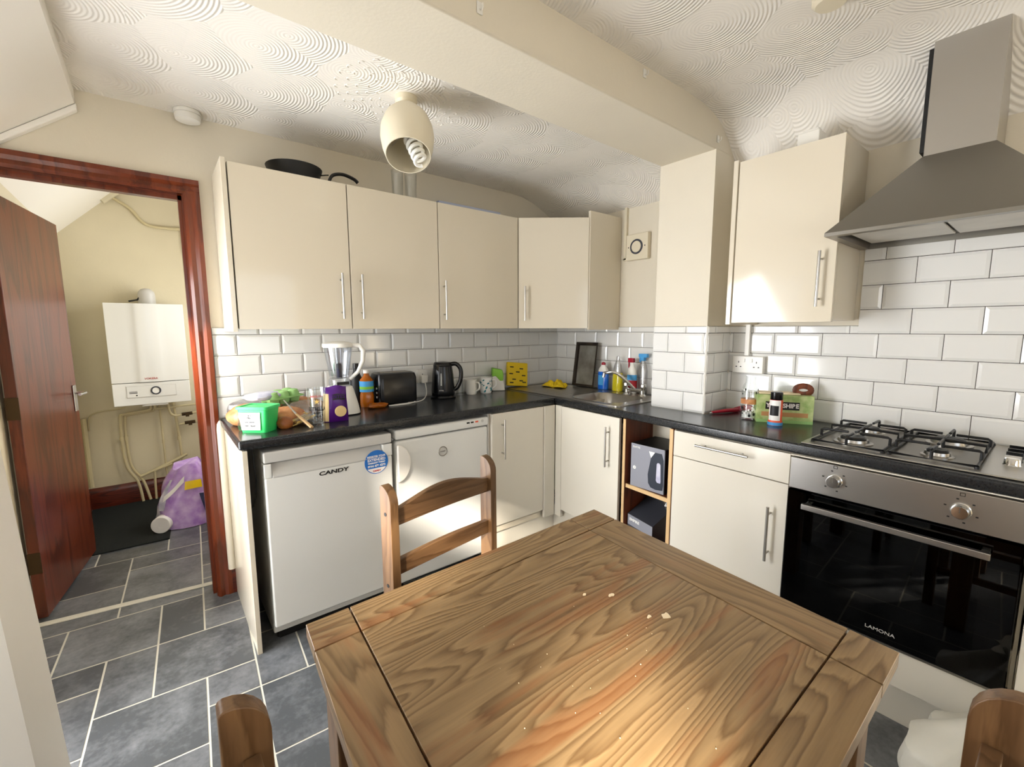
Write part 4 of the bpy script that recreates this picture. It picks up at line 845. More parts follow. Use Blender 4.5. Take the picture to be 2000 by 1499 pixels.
hx = Vector((.88, -.47, 0)).normalized(); m = MB(); m.tube([bc+hx*.068+Vector((0, 0, .352)), bc+hx*.105+Vector((0, 0, .350)), bc+hx*.122+Vector((0, 0, .325)), bc+hx*.118+Vector((0, 0, .27)), bc+hx*.092+Vector((0, 0, .215)), bc+hx*.052+Vector((0, 0, .178))], [.011, .012, .012, .011, .010, .009], seg=12); m.build('handle', M['plastic'], B, smooth=True)
# bottles behind
def bottle(name, c, prof, liquid, parts, label, cat='bottle', sx=1, sy=1):
    B = thing(name, label, cat, c); m = MB(); m.lathe(prof, c, 28, sx=sx, sy=sy); m.build('body', M[liquid], B, smooth=True)
    for nm, pr_, mt in parts: m = MB(); m.lathe(pr_, c, 28, sx=sx, sy=sy); m.build(nm, M[mt], B, smooth=True)
    return B
bottle('sauce_bottle', (-1.652, -.05, Z0), [(0, 0), (.032, 0), (.034, .01), (.034, .15), (.016, .19), (.013, .215)], 'blackm', [('cap', [(.016, .213), (.016, .24), (0, .241)], 'black')], 'dark bottle with a black cap, half hidden by the blender handle')
bottle('oil_bottle', (-1.625, -.135, Z0), [(0, 0), (.037, 0), (.038, .01), (.038, .06), (.034, .08), (.037, .10), (.037, .15), (.016, .175), (.013, .19)], 'amber', [('label', [(.0385, .085), (.0385, .145)], 'lblue'), ('label_band', [(.0388, .10), (.0388, .115)], 'lime'), ('cap', [(.016, .188), (.016, .207), (0, .208)], 'white')], 'amber oil bottle with a blue and green label, left of the toaster')
blob('nut_bag', (-1.60, -.215, Z0), .055, .038, .017, 'amber', 'small amber bag lying flat in front of the oil bottle', 'bag', 31, .2, .2)
# toaster
c = Vector((-1.458, -.12, Z0)); B = thing('toaster', 'black two-slot toaster between the oil bottle and wall socket', 'toaster', tuple(c))
def RB(a, b, z, r=.03): return [(c.x+x, c.y+y, c.z+z) for x, y in rr(-a, a, -b, b, r, 6)]
m = MB(); ringmesh(m, [RB(.118, .075, .008), RB(.120, .077, .02), RB(.120, .077, .15), RB(.114, .068, .178), RB(.104, .056, .184)], True, True); m.build('body', M['black'], B, smooth=True)
m = MB(); m.box(c.x-.09, c.x+.09, c.y-.034, c.y-.014, c.z+.1835, c.z+.186); m.box(c.x-.09, c.x+.09, c.y+.014, c.y+.034, c.z+.1835, c.z+.186); m.build('slot', M['dsteel'], B)
m = MB(); m.box(c.x-.125, c.x-.119, c.y-.02, c.y+.02, c.z+.10, c.z+.115); m.box(c.x-.140, c.x-.125, c.y-.024, c.y+.024, c.z+.102, c.z+.113); m.build('lever', M['black'], B, bevel=.002)
for z in (.05, .075, .10): m = MB(); m.lathe([(0, .004), (.006, .003), (.006, 0)], (c.x-.121, c.y-.045, c.z+z), 14, (-1, 0, 0)); m.build('button', M['greyapp'], B, smooth=True)
for a in (-1, 1): MB().box(c.x+a*.10-.01, c.x+a*.10+.01, c.y-.06, c.y+.06, c.z, c.z+.009).build('foot', M['blackm'], B)
# socket and plug
def socket(name, cx, y, cz, w_, label, ax='y'):
    B = thing(name, label, 'wall socket', (cx, y, cz) if ax == 'y' else (y, cx, cz))
    def pt(a, n, z): return (cx+a, y-n, cz+z) if ax == 'y' else (y-n, cx-a, cz+z)
    def bx_(a0, a1, n0, n1, za, zb): p, q = pt(a0, n0, za), pt(a1, n1, zb); return MB().box(p[0], q[0], p[1], q[1], p[2], q[2])
    bx_(-w_/2, w_/2, 0, .03, -.043, .043).build('plate', M['plastic'], B, bevel=.003)
    for s_ in (-1, 1):
        bx_(s_*w_*.12-.006, s_*w_*.12+.006, .03, .034, .012, .03).build('switch', M['plastic'], B, bevel=.001)
        for dx, dz, ww, hh in ((0, .012, .004, .009), (-.011, -.012, .007, .005), (.011, -.012, .007, .005)): a = s_*w_*.29+dx; bx_(a-ww/2, a+ww/2, .029, .0305, dz-hh/2, dz+hh/2).build('pin_hole', M['ink'], B)
    return B, bx_
socket('double_socket', -1.185, -.0095, 1.045, .146, 'white double wall socket with a plug in it, between toaster and kettle')
P_ = thing('white_cable', 'white plug and cable trailing over the worktop from the wall socket', 'cable', (-1.22, -.05, 1.02))
MB().box(-1.250, -1.205, -.075, -.041, 1.005, 1.055).build('plug', M['plastic'], P_, bevel=.006)
m = MB(); pts = [(-1.228, -.072, 1.008), (-1.228, -.085, .98), (-1.235, -.10, .94), (-1.28, -.15, .918), (-1.34, -.19, .9135), (-1.42, -.20, .9135), (-1.50, -.21, .9135), (-1.53, -.215, .9135), (-1.50, -.225, .9135), (-1.42, -.222, .9135), (-1.37, -.205, .9175), (-1.36, -.185, .9175), (-1.375, -.175, .9135), (-1.40, -.185, .9135)]
def smooth_pts(p, n=6):
    p = [Vector(x) for x in p]; out = []
    for i in range(len(p)-1):
        a, b, c_, d = p[max(i-1, 0)], p[i], p[i+1], p[min(i+2, len(p)-1)]
        for k in range(n): t = k/n; out.append(.5*((2*b)+(-a+c_)*t+(2*a-5*b+4*c_-d)*t*t+(-a+3*b-3*c_+d)*t**3))
    return out+[p[-1]]
m.tube(smooth_pts(pts), .003, seg=8); m.build('cord', M['plastic'], P_, smooth=True)
# kettle
c = Vector((-1.135, -.135, Z0)); B = thing('kettle', 'black jug kettle with a grey water gauge, on its base', 'kettle', tuple(c))
m = MB(); m.lathe([(0, 0), (.078, 0), (.080, .008), (.074, .018), (0, .02)], c, 36); m.build('power_base', M['black'], B, smooth=True)
m = MB(); m.lathe([(.070, .02), (.073, .03), (.074, .05), (.066, .15), (.058, .205), (.056, .218), (.050, .226), (.02, .230), (0, .231)], c, 40); kb = m.build('body', M['black'], B, smooth=True)
m = MB(); m.lathe([(.0585, .2), (.0595, .204), (.0575, .208)], c, 40); m.build('lid_ring', M['blackm'], kb, smooth=True)
sx_ = Vector((-.75, -.3, 0)).normalized(); m = MB(); q = c+sx_*.052+Vector((0, 0, .20)); m.hexa([tuple(q+v) for v in (Vector((0, -.02, -.04)), Vector((0, .02, -.04)), Vector((.02, .02, -.04)), Vector((.02, -.02, -.04)))]+[tuple(q+sx_*.022+Vector((0, -.004, .016))), tuple(q+sx_*.022+Vector((0, .004, .016))), tuple(q+Vector((.01, .02, .016))), tuple(q+Vector((.01, -.02, .016)))]); m.build('spout', M['black'], kb, bevel=.003)
kn = Vector((-.62, -.78, 0)).normalized(); m = MB(); 
gpts = [c+kn*(.0735-.0125*t*1.2)+Vector((0, 0, .085+.075*t)) for t in (0, .33, .66, 1)]; m.tube(gpts, .0085, seg=12, flat=.5); m.build('water_gauge', M['greyapp'], kb, smooth=True)
text('lettering', 'EMPIRE', M['greyapp'], B, c+kn*.0735+Vector((0, 0, .055)), Vector((0, 0, 1)).cross(kn)*1.0, (0, 0, 1), .009)
hx = Vector((.80, -.6, 0)).normalized(); m = MB(); m.tube(smooth_pts([c+hx*.048+Vector((0, 0, .212)), c+hx*.085+Vector((0, 0, .214)), c+hx*.112+Vector((0, 0, .18)), c+hx*.112+Vector((0, 0, .12)), c+hx*.092+Vector((0, 0, .07)), c+hx*.068+Vector((0, 0, .052))]), .010, seg=12, flat=1.3); m.build('handle', M['black'], kb, smooth=True)
# glass, mugs, container, sponge pack
c = (-.985, -.10, Z0); m = MB(); m.lathe([(0, 0), (.026, 0), (.031, .1), (.029, .1), (.024, .006), (0, .006)], c, 28); tag(m.build('tumbler', M['glass'], smooth=True), 'clear tumbler half hidden between kettle and white mug', 'glass')
def mug(c, r, h_, mt, label, hd, deco=None):
    B = thing('mug', label, 'mug', c); m = MB(); m.lathe([(0, .003), (r*.82, 0), (r*.9, .004), (r, .02), (r, h_), (r-.004, h_), (r-.005, .01), (0, .008)], c, 32); b = m.build('cup', M[mt], B, smooth=True)
    d = Vector(hd).normalized(); cc_ = Vector(c); m = MB(); m.tube(smooth_pts([cc_+d*r*.95+Vector((0, 0, h_*.82)), cc_+d*(r+.026)+Vector((0, 0, h_*.8)), cc_+d*(r+.03)+Vector((0, 0, h_*.45)), cc_+d*r*.95+Vector((0, 0, h_*.22))]), .0055, seg=10); m.build('handle', M[mt], B, smooth=True)
    return B
mug((-.915, -.125, Z0), .037, .098, 'plastic', 'plain white mug standing next to the patterned teal mug', (.3, -.9, 0))
c = (-.80, -.13, Z0); B = mug(c, .041, .105, 'paper', 'white mug with a teal leaf pattern, right of the plain mug', (.95, -.4, 0))
R_ = random.Random(3)
for i in range(22):
    a = R_.uniform(PI*.95, PI*1.95); z = R_.uniform(.012, .09); rr_ = .0418; m = MB(); w_ = R_.uniform(.008, .016)
    pts = []
    for k in range(8): t = 2*PI*k/8; da = w_/rr_*.5*math.cos(t); dz = w_*.9*math.sin(t)*(.6+.4*math.sin(a*5)); pts.append((c[0]+rr_*math.cos(a+da+dz*9), c[1]+rr_*math.sin(a+da+dz*9), c[2]+min(max(z+dz, .008), .099)))
    m._faces(pts, [tuple(range(8))]); m.build('leaf_print', M['teal'], B)
c = Vector((-.665, -.085, Z0)); B = thing('sandwich_box', 'white and lime green plastic holder standing left of the yellow pack', 'container', tuple(c))
Rz = Matrix.Translation(c) @ Matrix.Rotation(-.5, 4, 'Z')
m = MB(); m.prism([(-.045, 0), (.05, 0), (.045, .02), (.03, .14), (-.04, .155), (-.048, .02)], 'xz', -.035, .03); m.xf(Rz); m.build('body', M['plastic'], B, bevel=.008)
m = MB(); m.prism([(-.043, .10), (-.02, .105), (.01, .07), (.035, .0705), (.036, .12), (.028, .148), (-.042, .162)], 'xz', -.038, .033); m.xf(Rz); m.build('green_lid', M['lime'], B, bevel=.006)
c = Vector((-.47, -.06, Z0)); Rz = Matrix.Translation(c) @ Matrix.Rotation(-.18, 4, 'Z') @ Matrix.Rotation(-.16, 4, 'X') @ Matrix.Rotation(.1, 4, 'Y')
B = thing('sponge_cloth_pack', 'yellow pack of sponge cloths leaning on the back tiles', 'pack', tuple(c))
m = MB(); m.box(-.085, .085, -.012, .012, .012, .185); m.xf(Rz); m.build('wrapper', M['ylw'], B, bevel=.005)
for i, (a, b) in enumerate(((-.05, .15), (.03, .14), (-.055, .10), (.0, .115), (.05, .09), (-.03, .06), (.03, .05), (-.05, .035), (.055, .04))):
    m = MB(); m.box(a-.015, a+.015, -.0132, -.012, b-.004, b+.004); m.xf(Rz); m.build('print', M['ink'], B)
m = MB(); m.prism([(-.60, .0), (-.50, 0), (-.50, -.05), (-.60, -.05)], 'xy', Z0, .925)
for f in (): pass
m.bm.free()
# yellow cloth on the drainer, baking tray, bottles
m = MB(); R_ = random.Random(8); cc_ = Vector((-.235, -.235, .916))
def cl(u, v):
    a = 2*PI*u; r = v*(1+.25*math.sin(3*a+1)+.15*math.sin(5*a)); x, y = .085*r*math.cos(a), .10*r*math.sin(a)
    z = .026*(1-v**2)+.011*(1-v**4)*(math.sin(110*y+60*x+1)+.7*math.sin(130*x-50*y)+.5*math.sin(200*y+2))+.006+.006*math.sin(5*a)*v
    return cc_+Vector((x, y, max(z, .0015)))
m.grid(cl, 48, 14); o = m.build('dish_cloth', M['yellow'], smooth=True, solid=.002); tag(o, 'crumpled yellow dish cloth lying on the sink drainer', 'cloth')
B = thing('baking_tray', 'dark worn baking tray leaning upright against the sink wall tiles', 'baking tray', (-.05, -.37, .92))
Rt = Matrix.Translation((-.075, -.365, .918)) @ Matrix.Rotation(.14, 4, 'Y')
def tr(y, z, x): return (x, y, z)
a, b, hh = .105, 0, .325
m = MB(); oR = [(-a, 0), (a, 0), (a, hh), (-a, hh)]; iR = [(-a+.014, .014), (a-.014, .014), (a-.014, hh-.014), (-a+.014, hh-.014)]
vs = [tr(y, z, -.020) for y, z in oR]+[tr(y, z, -.017) for y, z in iR]+[tr(y*.93, .014+(z-.014)*.97, .0) for y, z in iR]
m._faces(vs, [(0, 1, 5, 4), (1, 2, 6, 5), (2, 3, 7, 6), (3, 0, 4, 7), (4, 5, 9, 8), (5, 6, 10, 9), (6, 7, 11, 10), (7, 4, 8, 11)]); m.xf(Rt); m.build('rim', M['tray'], B, bevel=.002, solid=.0015)
m = MB(); vs = [tr(y*.93, .014+(z-.014)*.97, -.0) for y, z in iR]; m._faces(vs, [(0, 1, 2, 3)]); m.xf(Rt); m.build('base', M['tin'], B, solid=.001)
c = (-.075, -.545, .916); B = bottle('washing_up_bottle', c, [(0, 0), (.042, 0), (.044, .01), (.044, .11), (.040, .13), (.014, .165), (.012, .17)], 'blue', [('neck', [(.043, .125), (.036, .145), (.015, .168), (.014, .174)], 'white'), ('cap', [(.016, .172), (.017, .186), (.006, .192), (0, .193)], 'red')], 'blue washing-up bottle with a red cap, right of the baking tray', sx=.6)
m = MB(); m.box(c[0]-.0272, c[0]-.0262, c[1]-.022, c[1]+.022, c[2]+.03, c[2]+.10); m.build('label', M['lblue'], B, bevel=.0)
c = (-.068, -.665, .916); bottle('washing_up_bottle', c, [(0, 0), (.040, 0), (.042, .01), (.040, .08), (.037, .125)], 'yliq', [('upper_body', [(.037, .125), (.030, .17), (.016, .205), (.013, .215)], 'frost'), ('cap', [(.014, .213), (.012, .235), (.006, .24), (0, .24)], 'frost')], 'yellow washing-up bottle between the blue one and spray bottles', sx=.65)
c = Vector((-.078, -.79, .916)); B = thing('spray_bottle', 'red and blue labelled spray bottle with pink trigger, behind the tap', 'spray bottle', tuple(c))
m = MB(); m.lathe([(0, 0), (.034, 0), (.036, .01), (.035, .12), (.026, .16), (.013, .19), (.012, .205)], c, 26, sx=.7); m.build('body', M['plastic'], B, smooth=True)
m = MB(); m.lathe([(.0365, .02), (.0365, .085)], c, 26, sx=.7); m.build('red_label', M['rink'], B, smooth=True)
m = MB(); m.lathe([(.0362, .086), (.0358, .122)], c, 26, sx=.7); m.build('blue_label', M['lblue'], B, smooth=True)
m = MB(); m.box(c.x-.012, c.x+.012, c.y-.014, c.y+.030, c.z+.202, c.z+.232); m.box(c.x-.006, c.x+.006, c.y+.022, c.y+.03, c.z+.165, c.z+.21); m.build('trigger', M['red'], B, bevel=.004)
c = Vector((-.045, -.85, .916)); B = thing('spray_bottle', 'pale spray bottle with a turquoise head, against the tiles beside the pier', 'spray bottle', tuple(c))
m = MB(); m.lathe([(0, 0), (.034, 0), (.036, .01), (.035, .15), (.026, .19), (.013, .215), (.012, .225)], c, 26, sx=.6); m.build('body', M['frost'], B, smooth=True)
m = MB(); m.box(c.x-.012, c.x+.012, c.y-.036, c.y+.03, c.z+.238, c.z+.262); m.box(c.x-.014, c.x+.014, c.y-.014, c.y+.014, c.z+.215, c.z+.242); m.box(c.x-.006, c.x+.006, c.y+.018, c.y+.028, c.z+.205, c.z+.245); m.build('trigger', M['lblue'], B, bevel=.004)
# ================================================================== RIGHT WORKTOP
c = Vector((-.30, -1.475, Z0)); B = thing('lighter', 'red kitchen gas lighter lying at the foot of the pier', 'lighter', tuple(c))
m = MB(); m.tube([(-.352, -1.482, .918), (-.27, -1.515, .922), (-.20, -1.54, .921)], [.006, .010, .011], seg=12); m.build('handle', M['red'], B, smooth=True)
m = MB(); m.tube([(-.37, -1.478, .9165), (-.35, -1.484, .9175)], .0035, seg=8); m.build('nozzle', M['chrome'], B, smooth=True)
m = MB(); m.prism([(-1.60, Z0), (-1.50, Z0), (-1.50, .922), (-1.53, .935), (-1.58, .95), (-1.60, .94)], 'yz', -.165, -.155)
tag(m.build('dustpan', M['red'], bevel=.004), 'dark red plastic piece standing against the hob wall behind the jar', 'dustpan')
c = Vector((-.335, -1.655, Z0)); B = thing('glass_jar', 'tall clear glass jar with a black and white pattern, beside the green box', 'jar', tuple(c))
m = MB(); m.lathe([(0, 0), (.036, 0), (.038, .005), (.038, .135), (.030, .165), (.022, .178), (.022, .205), (.024, .207), (.0205, .207), (.019, .178), (.034, .135), (.034, .008), (0, .008)], c, 32); m.build('body', M['glass'], B, smooth=True)
R_ = random.Random(12)
for i in range(34):
    a = R_.uniform(PI*.75, PI*1.75); z = R_.choice([R_.uniform(.02, .06), R_.uniform(.12, .15)]); m = MB(); r0 = .0385 if z < .135 else .0362; s_ = R_.uniform(.004, .008)
    m._faces([(c.x+r0*math.cos(a+s_*20*math.cos(t)), c.y+r0*math.sin(a+s_*20*math.cos(t)), c.z+z+s_*math.sin(t)) for t in [2*PI*k/7 for k in range(7)]], [tuple(range(7))]); m.build('print', M[('paper', 'ink')[i % 2]], B)
m = MB(); m.lathe([(0, .008), (.031, .008), (.031, .035), (0, .04)], c, 24); m.build('contents', M['paper'], B, smooth=True)
m = MB(); m.lathe([(.0384, .075), (.0384, .098)], c, 32); m.build('peach_band', M['peach'], B, smooth=True)
# tea box
fl, frr = Vector((-.375, -1.705, 0)), Vector((-.262, -1.90, 0)); d = (frr-fl).normalized(); n_ = Vector((-d.y, d.x, 0)); n_ = -n_ if n_.x > 0 else n_
# n_ points to the camera side; depth goes the other way
B = thing('tea_box', 'green tea box with a black name panel, leaning near the hob wall', 'box', ((fl+frr)/2+Vector((0, 0, Z0)))[:])
Lb = (frr-fl).length; fl2 = fl
def tb_(a0, a1, n0, n1, z0, z1):
    m = MB(); P = [fl2+d*a+n_*n for a, n in ((a0, n0), (a1, n0), (a1, n1), (a0, n1))]; m.hexa([(p.x, p.y, Z0+z0) for p in P]+[(p.x, p.y, Z0+z1) for p in P]); return m
tb_(0, Lb, -.10, 0, 0, .128).build('carton', M['leafy'], B, bevel=.0012)
tb_(.035, Lb-.055, 0, .0008, .062, .098).build('name_panel', M['ink'], B)
text('lettering', 'YORKSHIRE', M['paper'], B, (fl+d*(.035+(Lb-.09)/2)+n_*.0016+Vector((0, 0, Z0+.08))), d, (0, 0, 1), .027, bold=.001, sx=.92)
tb_(0, Lb, 0, .0006, .0, .014).build('hill_print', M['pgreen'], B)
tb_(.02, Lb-.02, 0, .0005, .030, .050).build('wall_print', M['card'], B)
m = tb_(.01, Lb-.05, -.09, -.02, .129, .136); tag(m.build('paper_packet', M['crumb'], bevel=.002), 'flat cream paper packet lying on the green tea box', 'packet')
q = fl+d*(Lb-.035)+n_*-.05+Vector((0, 0, Z0+.150)); m = MB(); m.tube([q+d*.026*math.cos(t)*1.2+Vector((0, 0, .019*math.sin(t))) for t in [2*PI*k/20 for k in range(20)]], .004, seg=8, closed=True, flat=3.2); tag(m.build('napkin_ring', M['oak'], smooth=True), 'brown ring lying on the right end of the green tea box', 'ring')
c = Vector((-.385, -1.79, Z0)); B = thing('seasoning_shaker', 'orange and white seasoning tub with a black lid, before the tea box', 'shaker', tuple(c))
m = MB(); m.lathe([(0, 0), (.029, 0), (.030, .004), (.030, .016), (.026, .024), (.026, .115), (0, .115)], c, 30); m.build('body', M['orange'], B, smooth=True)
m = MB(); m.lathe([(.0302, .001), (.0305, .004), (.0305, .015)], c, 30); m.build('blue_foot', M['lblue'], B, smooth=True)
m = MB()
m.grid(lambda u, v: (c.x+.0266*math.cos(PI*1.0+PI*.32*(u-.5)*2+.1), c.y+.0266*math.sin(PI*1.0+PI*.32*(u-.5)*2+.1), c.z+.022+.092*v), 10, 3); m.build('white_panel', M['paper'], B, smooth=True)
m = MB()
m.grid(lambda u, v: (c.x+.027*math.cos(PI+PI*.22*(u-.5)*2+.1), c.y+.027*math.sin(PI+PI*.22*(u-.5)*2+.1), c.z+.045+.045*v), 10, 3); m.build('dark_panel', M['ink'], B, smooth=True)
m = MB(); m.lathe([(.024, .115), (.025, .118), (.0245, .148), (.02, .150), (0, .15)], c, 30); m.build('lid', M['black'], B, smooth=True)
socket('double_socket', -1.568, HW-.0095, 1.158, .150, 'white double wall socket between the pier and hob, under the cable duct', 'x')
m = MB(); m.box(HW-.0262, HW-.009, -1.565, -1.543, 1.203, 1.372); tag(m.build('cable_duct', M['plastic'], bevel=.002), 'white vertical cable duct running from socket up to the wall cabinet', 'cable duct')
# ================================================================== ON TOP OF THE CABINETS, ON WALLS AND CEILING
ZT = 2.0455
def pan(c, r, h_, hd, hl, label, mt='blackm'):
    B = thing('frying_pan', label, 'pan', c); m = MB(); m.lathe([(0, 0), (r*.8, 0), (r, h_), (r*.985, h_+.002), (r*.78, .005), (0, .005)], c, 40); m.build('bowl', M[mt], B, smooth=True)
    if hl: d_ = Vector(hd).normalized(); cc_ = Vector(c); m = MB(); m.tube([cc_+d_*r*.97+Vector((0, 0, h_*.8)), cc_+d_*(r+.05)+Vector((0, 0, h_+.012)), cc_+d_*(r+hl)+Vector((0, 0, h_+.02))], [.007, .010, .012], seg=10, flat=.6); m.build('handle', M['black'], B, smooth=True)
    return B
pan((-1.945, -.168, ZT+.0005), .125, .068, (1, -.1, 0), 0, 'large black frying pan on top of the cabinet nearest the doorway')
c = Vector((-1.73, -.165, ZT)); B = thing('saucepan_lid', 'glass pan lid with a black arched handle, right of the frying pan', 'pan lid', tuple(c))
m = MB(); m.lathe([(.085, 0), (.086, .003), (.07, .018), (.03, .03), (0, .032)], c, 36); m.build('dome', M['frost'], B, smooth=True)
m = MB(); m.tube(smooth_pts([c+Vector((-.070, -.05, .022)), c+Vector((-.050, -.05, .058)), c+Vector((0.0, -.05, .072)), c+Vector((.055, -.05, .060)), c+Vector((.075, -.05, .045))]), .009, seg=10, flat=.7); m.tube([c+Vector((-.11, -.05, .045)), c+Vector((-.07, -.05, .055))], .003, seg=6); m.build('handle', M['black'], B, smooth=True)
for i, (x, y, r, h_, lb) in enumerate(((-1.425, -.19, .033, .16, 'clear tall glass on the cabinets, first of two behind the lampshade'), (-1.335, -.17, .035, .165, 'clear tall glass on the cabinets, right of the other tall glass'))):
    m = MB(); m.lathe([(0, 0), (r*.8, 0), (r*.84, .01), (r, h_), (r-.003, h_), (r*.78, .012), (0, .012)], (x, y, ZT), 26); tag(m.build('tall_glass', M['glass'], smooth=True), lb, 'glass')
m = MB(); m.box(-1.22, -.78, -.28, -.06, ZT, ZT+.022); tag(m.build('folded_board', M['bluegrey'], bevel=.004), 'flat blue-grey board lying on top of the cabinet by the corner', 'board')
m = MB(); m.box(-.36, -.28, -1.87, -1.79, 2.078, 2.15); m.box(-.34, -.30, -1.86, -1.80, 2.15, 2.165); tag(m.build('white_box', M['plastic'], bevel=.003), 'small white box on top of the cabinet beside the hood', 'box')
# pendant light
RC = Vector((-1.642, -.766, 2.30))
B = thing('pendant_light', 'cream barrel lampshade with a spiral bulb, hanging below the ceiling', 'ceiling light', tuple(RC))
m = MB(); m.lathe([(.045, 0), (.045, -.02), (.036, -.032), (0, -.033)], RC, 30); m.build('ceiling_rose', M['cream_pl'], B, smooth=True)
ax = Vector((-.20, -.42, -.88)).normalized(); T0 = RC+Vector((0, 0, -.055))
m = MB(); m.lathe([(.030, .0), (.034, .004), (.068, .025), (.093, .065), (.105, .11), (.107, .15), (.100, .20), (.088, .245), (.085, .245), (.097, .198), (.103, .15), (.101, .11), (.089, .067), (.066, .03), (.033, .008)], T0, 40, tuple(ax)); m.build('lamp_shade', M['cream_pl'], B, smooth=True)
m = MB(); m.tube([RC+Vector((0, 0, -.03)), T0, T0+ax*.05], .006, seg=8); m.lathe([(.012, .03), (.020, .05), (.021, .095), (.017, .1), (0, .1)], T0, 20, tuple(ax)); m.build('lamp_holder', M['plastic'], B, smooth=True)
ax2 = (ax+Vector((.32, -.1, -.15))).normalized(); Q = T0+ax*.09
m = MB(); m.lathe([(.018, 0), (.024, .012), (.026, .035), (.022, .05), (0, .052)], Q, 24, tuple(ax2)); b_ = m.build('bulb_base', M['teal'] if 0 else M['greyapp'], B, smooth=True)
a_ = ax2.orthogonal().normalized(); b2 = ax2.cross(a_); m = MB()
pts = [Q+ax2*(.058+.115*t)+(.029-.007*t)*(math.cos(t*9*PI)*a_+math.sin(t*9*PI)*b2) for t in [k/90 for k in range(91)]]; m.tube(pts, .0076, seg=8); m.build('spiral_bulb', M['bulb'], B, smooth=True)
m = MB()
for k in range(3): t = 2*PI*k/3; m.tube([T0+ax*.10, T0+ax*.10+(math.cos(t)*a_+math.sin(t)*b2)*.10], .0018, seg=6)
m.build('shade_ring', M['greyapp'], B)
# raised plaster rose pattern around the pendant
B = thing('ceiling_plaster_rose', None, None, (-1.642, -.766, 2.30), kind='structure')
m = MB(); R_ = random.Random(2)
for ring, n in ((.11, 12), (.15, 16), (.19, 20), (.23, 24), (.27, 28)):
    for k in range(n):
        t = 2*PI*(k+.5*(ring*25 % 2))/n; p = RC+Vector((ring*math.cos(t), ring*math.sin(t)*.92, -.001))
        if p.y < -1.13: continue
        m.tube([p+Vector((.011*math.cos(t+q), .011*math.sin(t+q), 0)) for q in (-1.6, -.8, 0, .8, 1.6)], .0022, seg=5)
m.build('plaster_relief', M['white'], B, smooth=True)
m = MB(); m.lathe([(.05, 0), (.05, -.02), (.04, -.03), (0, -.03)], (-.84, -2.03, 2.358), 28); tag(m.build('ceiling_rose', M['cream_pl'], smooth=True), 'cream round ceiling fitting at the top edge of the view', 'ceiling fitting')
c = (-2.345, -.06, 2.30); B = thing('smoke_alarm', 'white round smoke alarm on the ceiling above the doorway', 'smoke alarm', c)
m = MB(); m.lathe([(.047, 0), (.05, -.004), (.05, -.016), (.044, -.018)], c, 36); m.build('mount', M['plastic'], B, smooth=True)
m = MB(); m.lathe([(.048, -.018), (.049, -.024), (.046, -.042), (.03, -.048), (0, -.048)], c, 36); m.build('cover', M['plastic'], B, smooth=True)
# extractor fan on the sink wall
B = thing('extractor_fan', 'square white extractor fan with a round grille on the sink wall', 'extractor fan', (-.02, -.76, 1.78))
MB().box(-.035, -.0, -.848, -.680, 1.79, 1.955).build('housing', M['cream_pl'], B, bevel=.004)
m = MB(); m.lathe([(.036, .0), (.036, .003), (.048, .003), (.048, 0)], (-.035, -.762, 1.873), 40, (-1, 0, 0)); m.build('grille_ring', M['dgrey'], B, smooth=True)
m = MB(); m.lathe([(.0, .006), (.034, .006), (.037, .002), (.037, 0)], (-.035, -.762, 1.873), 40, (-1, 0, 0)); m.build('grille_cap', M['cream_pl'], B, smooth=True)
for y in (-.70, -.826): MB().cyl((-.035, y, 1.873), (-.0362, y, 1.873), .004, seg=10).build('screw', M['ink'], B)
m = MB(); m.box(-.02, -.0, -.668, -.65, 1.80, 2.14); m.box(-.02, 0, -.69, -.65, 1.795, 1.812); tag(m.build('cable_duct', M['cream_pl']), 'cream cable duct rising beside the square extractor fan', 'cable duct')
# hooks on the beam
def hook(x, z, label, y=-1.4505):
    B = thing('beam_hook', label, 'hook', (x, y, z), group='small hooks on the beam')
    MB().box(x-.010, x+.010, y-.004, y, z-.016, z+.016).build('plate', M['plastic'], B, bevel=.002)
    m = MB(); m.tube([(x, y-.004, z+.002), (x, y-.014, z-.004), (x, y-.020, z-.012), (x, y-.016, z-.017)] if 0 else [(x, y-.003, z-.004), (x, y-.014, z-.010), (x, y-.018, z-.004), (x, y-.017, z+.006)], .0022, seg=8); m.build('prong', M['plastic'], B, smooth=True)
hook(-1.746, 2.245, 'small white hook plate on the beam, leftmost of the three'); hook(-.965, 2.33, 'small white hook on the beam, middle one near the ceiling'); hook(-.372, 2.235, 'small white hook on the beam end, nearest the wall cabinet')
# ================================================================== HALL
B = thing('boiler', 'white wall-hung gas boiler with a round dial, in the hall', 'boiler', (-2.57, 1.75, .80))
bx0, bx1, by, bz0, bz1 = -2.795, -2.350, 1.60, .80, 1.53
m = MB(); m.box(bx0+.01, bx1-.01, by+.03, 1.895, bz0+.02, bz1-.005); m.build('casing', M['white_app'], B, bevel=.004)
def bf(u, v): # front cover bowed a little
    x = bx0+(bx1-bx0)*u; k = 1-(2*u-1)**2; return (x, by+.004-.018*max(0, math.cos((u-.5)*PI))**.6-.0, bz0+.12+(bz1-bz0-.12)*v)
m = MB(); pr = [(bx0, by+.04)]+[(bx0+(bx1-bx0)*t, by-.016*(1 if .36 < t < .64 else (math.sin(PI*.5*max(0, min(1, (t/.36 if t < .5 else (1-t)/.36))))**2*.55)))for t in [0, .06, .15, .25, .34, .37, .5, .63, .66, .75, .85, .94, 1]]+[(bx1, by+.04)]
m.prism(pr, 'xy', bz0+.165, bz1); m.build('front_cover', M['white_app'], B, bevel=.002)
m = MB(); m.box(bx0, bx1, by-.006, by+.04, bz0, bz0+.160); m.build('lower_panel', M['white_app'], B, bevel=.004)
m = MB(); m.box(bx0+.075, bx1-.085, by-.009, by-.006, bz0+.055, bz0+.14); cp = m.build('control_panel', M['greyapp'], B, bevel=.001)
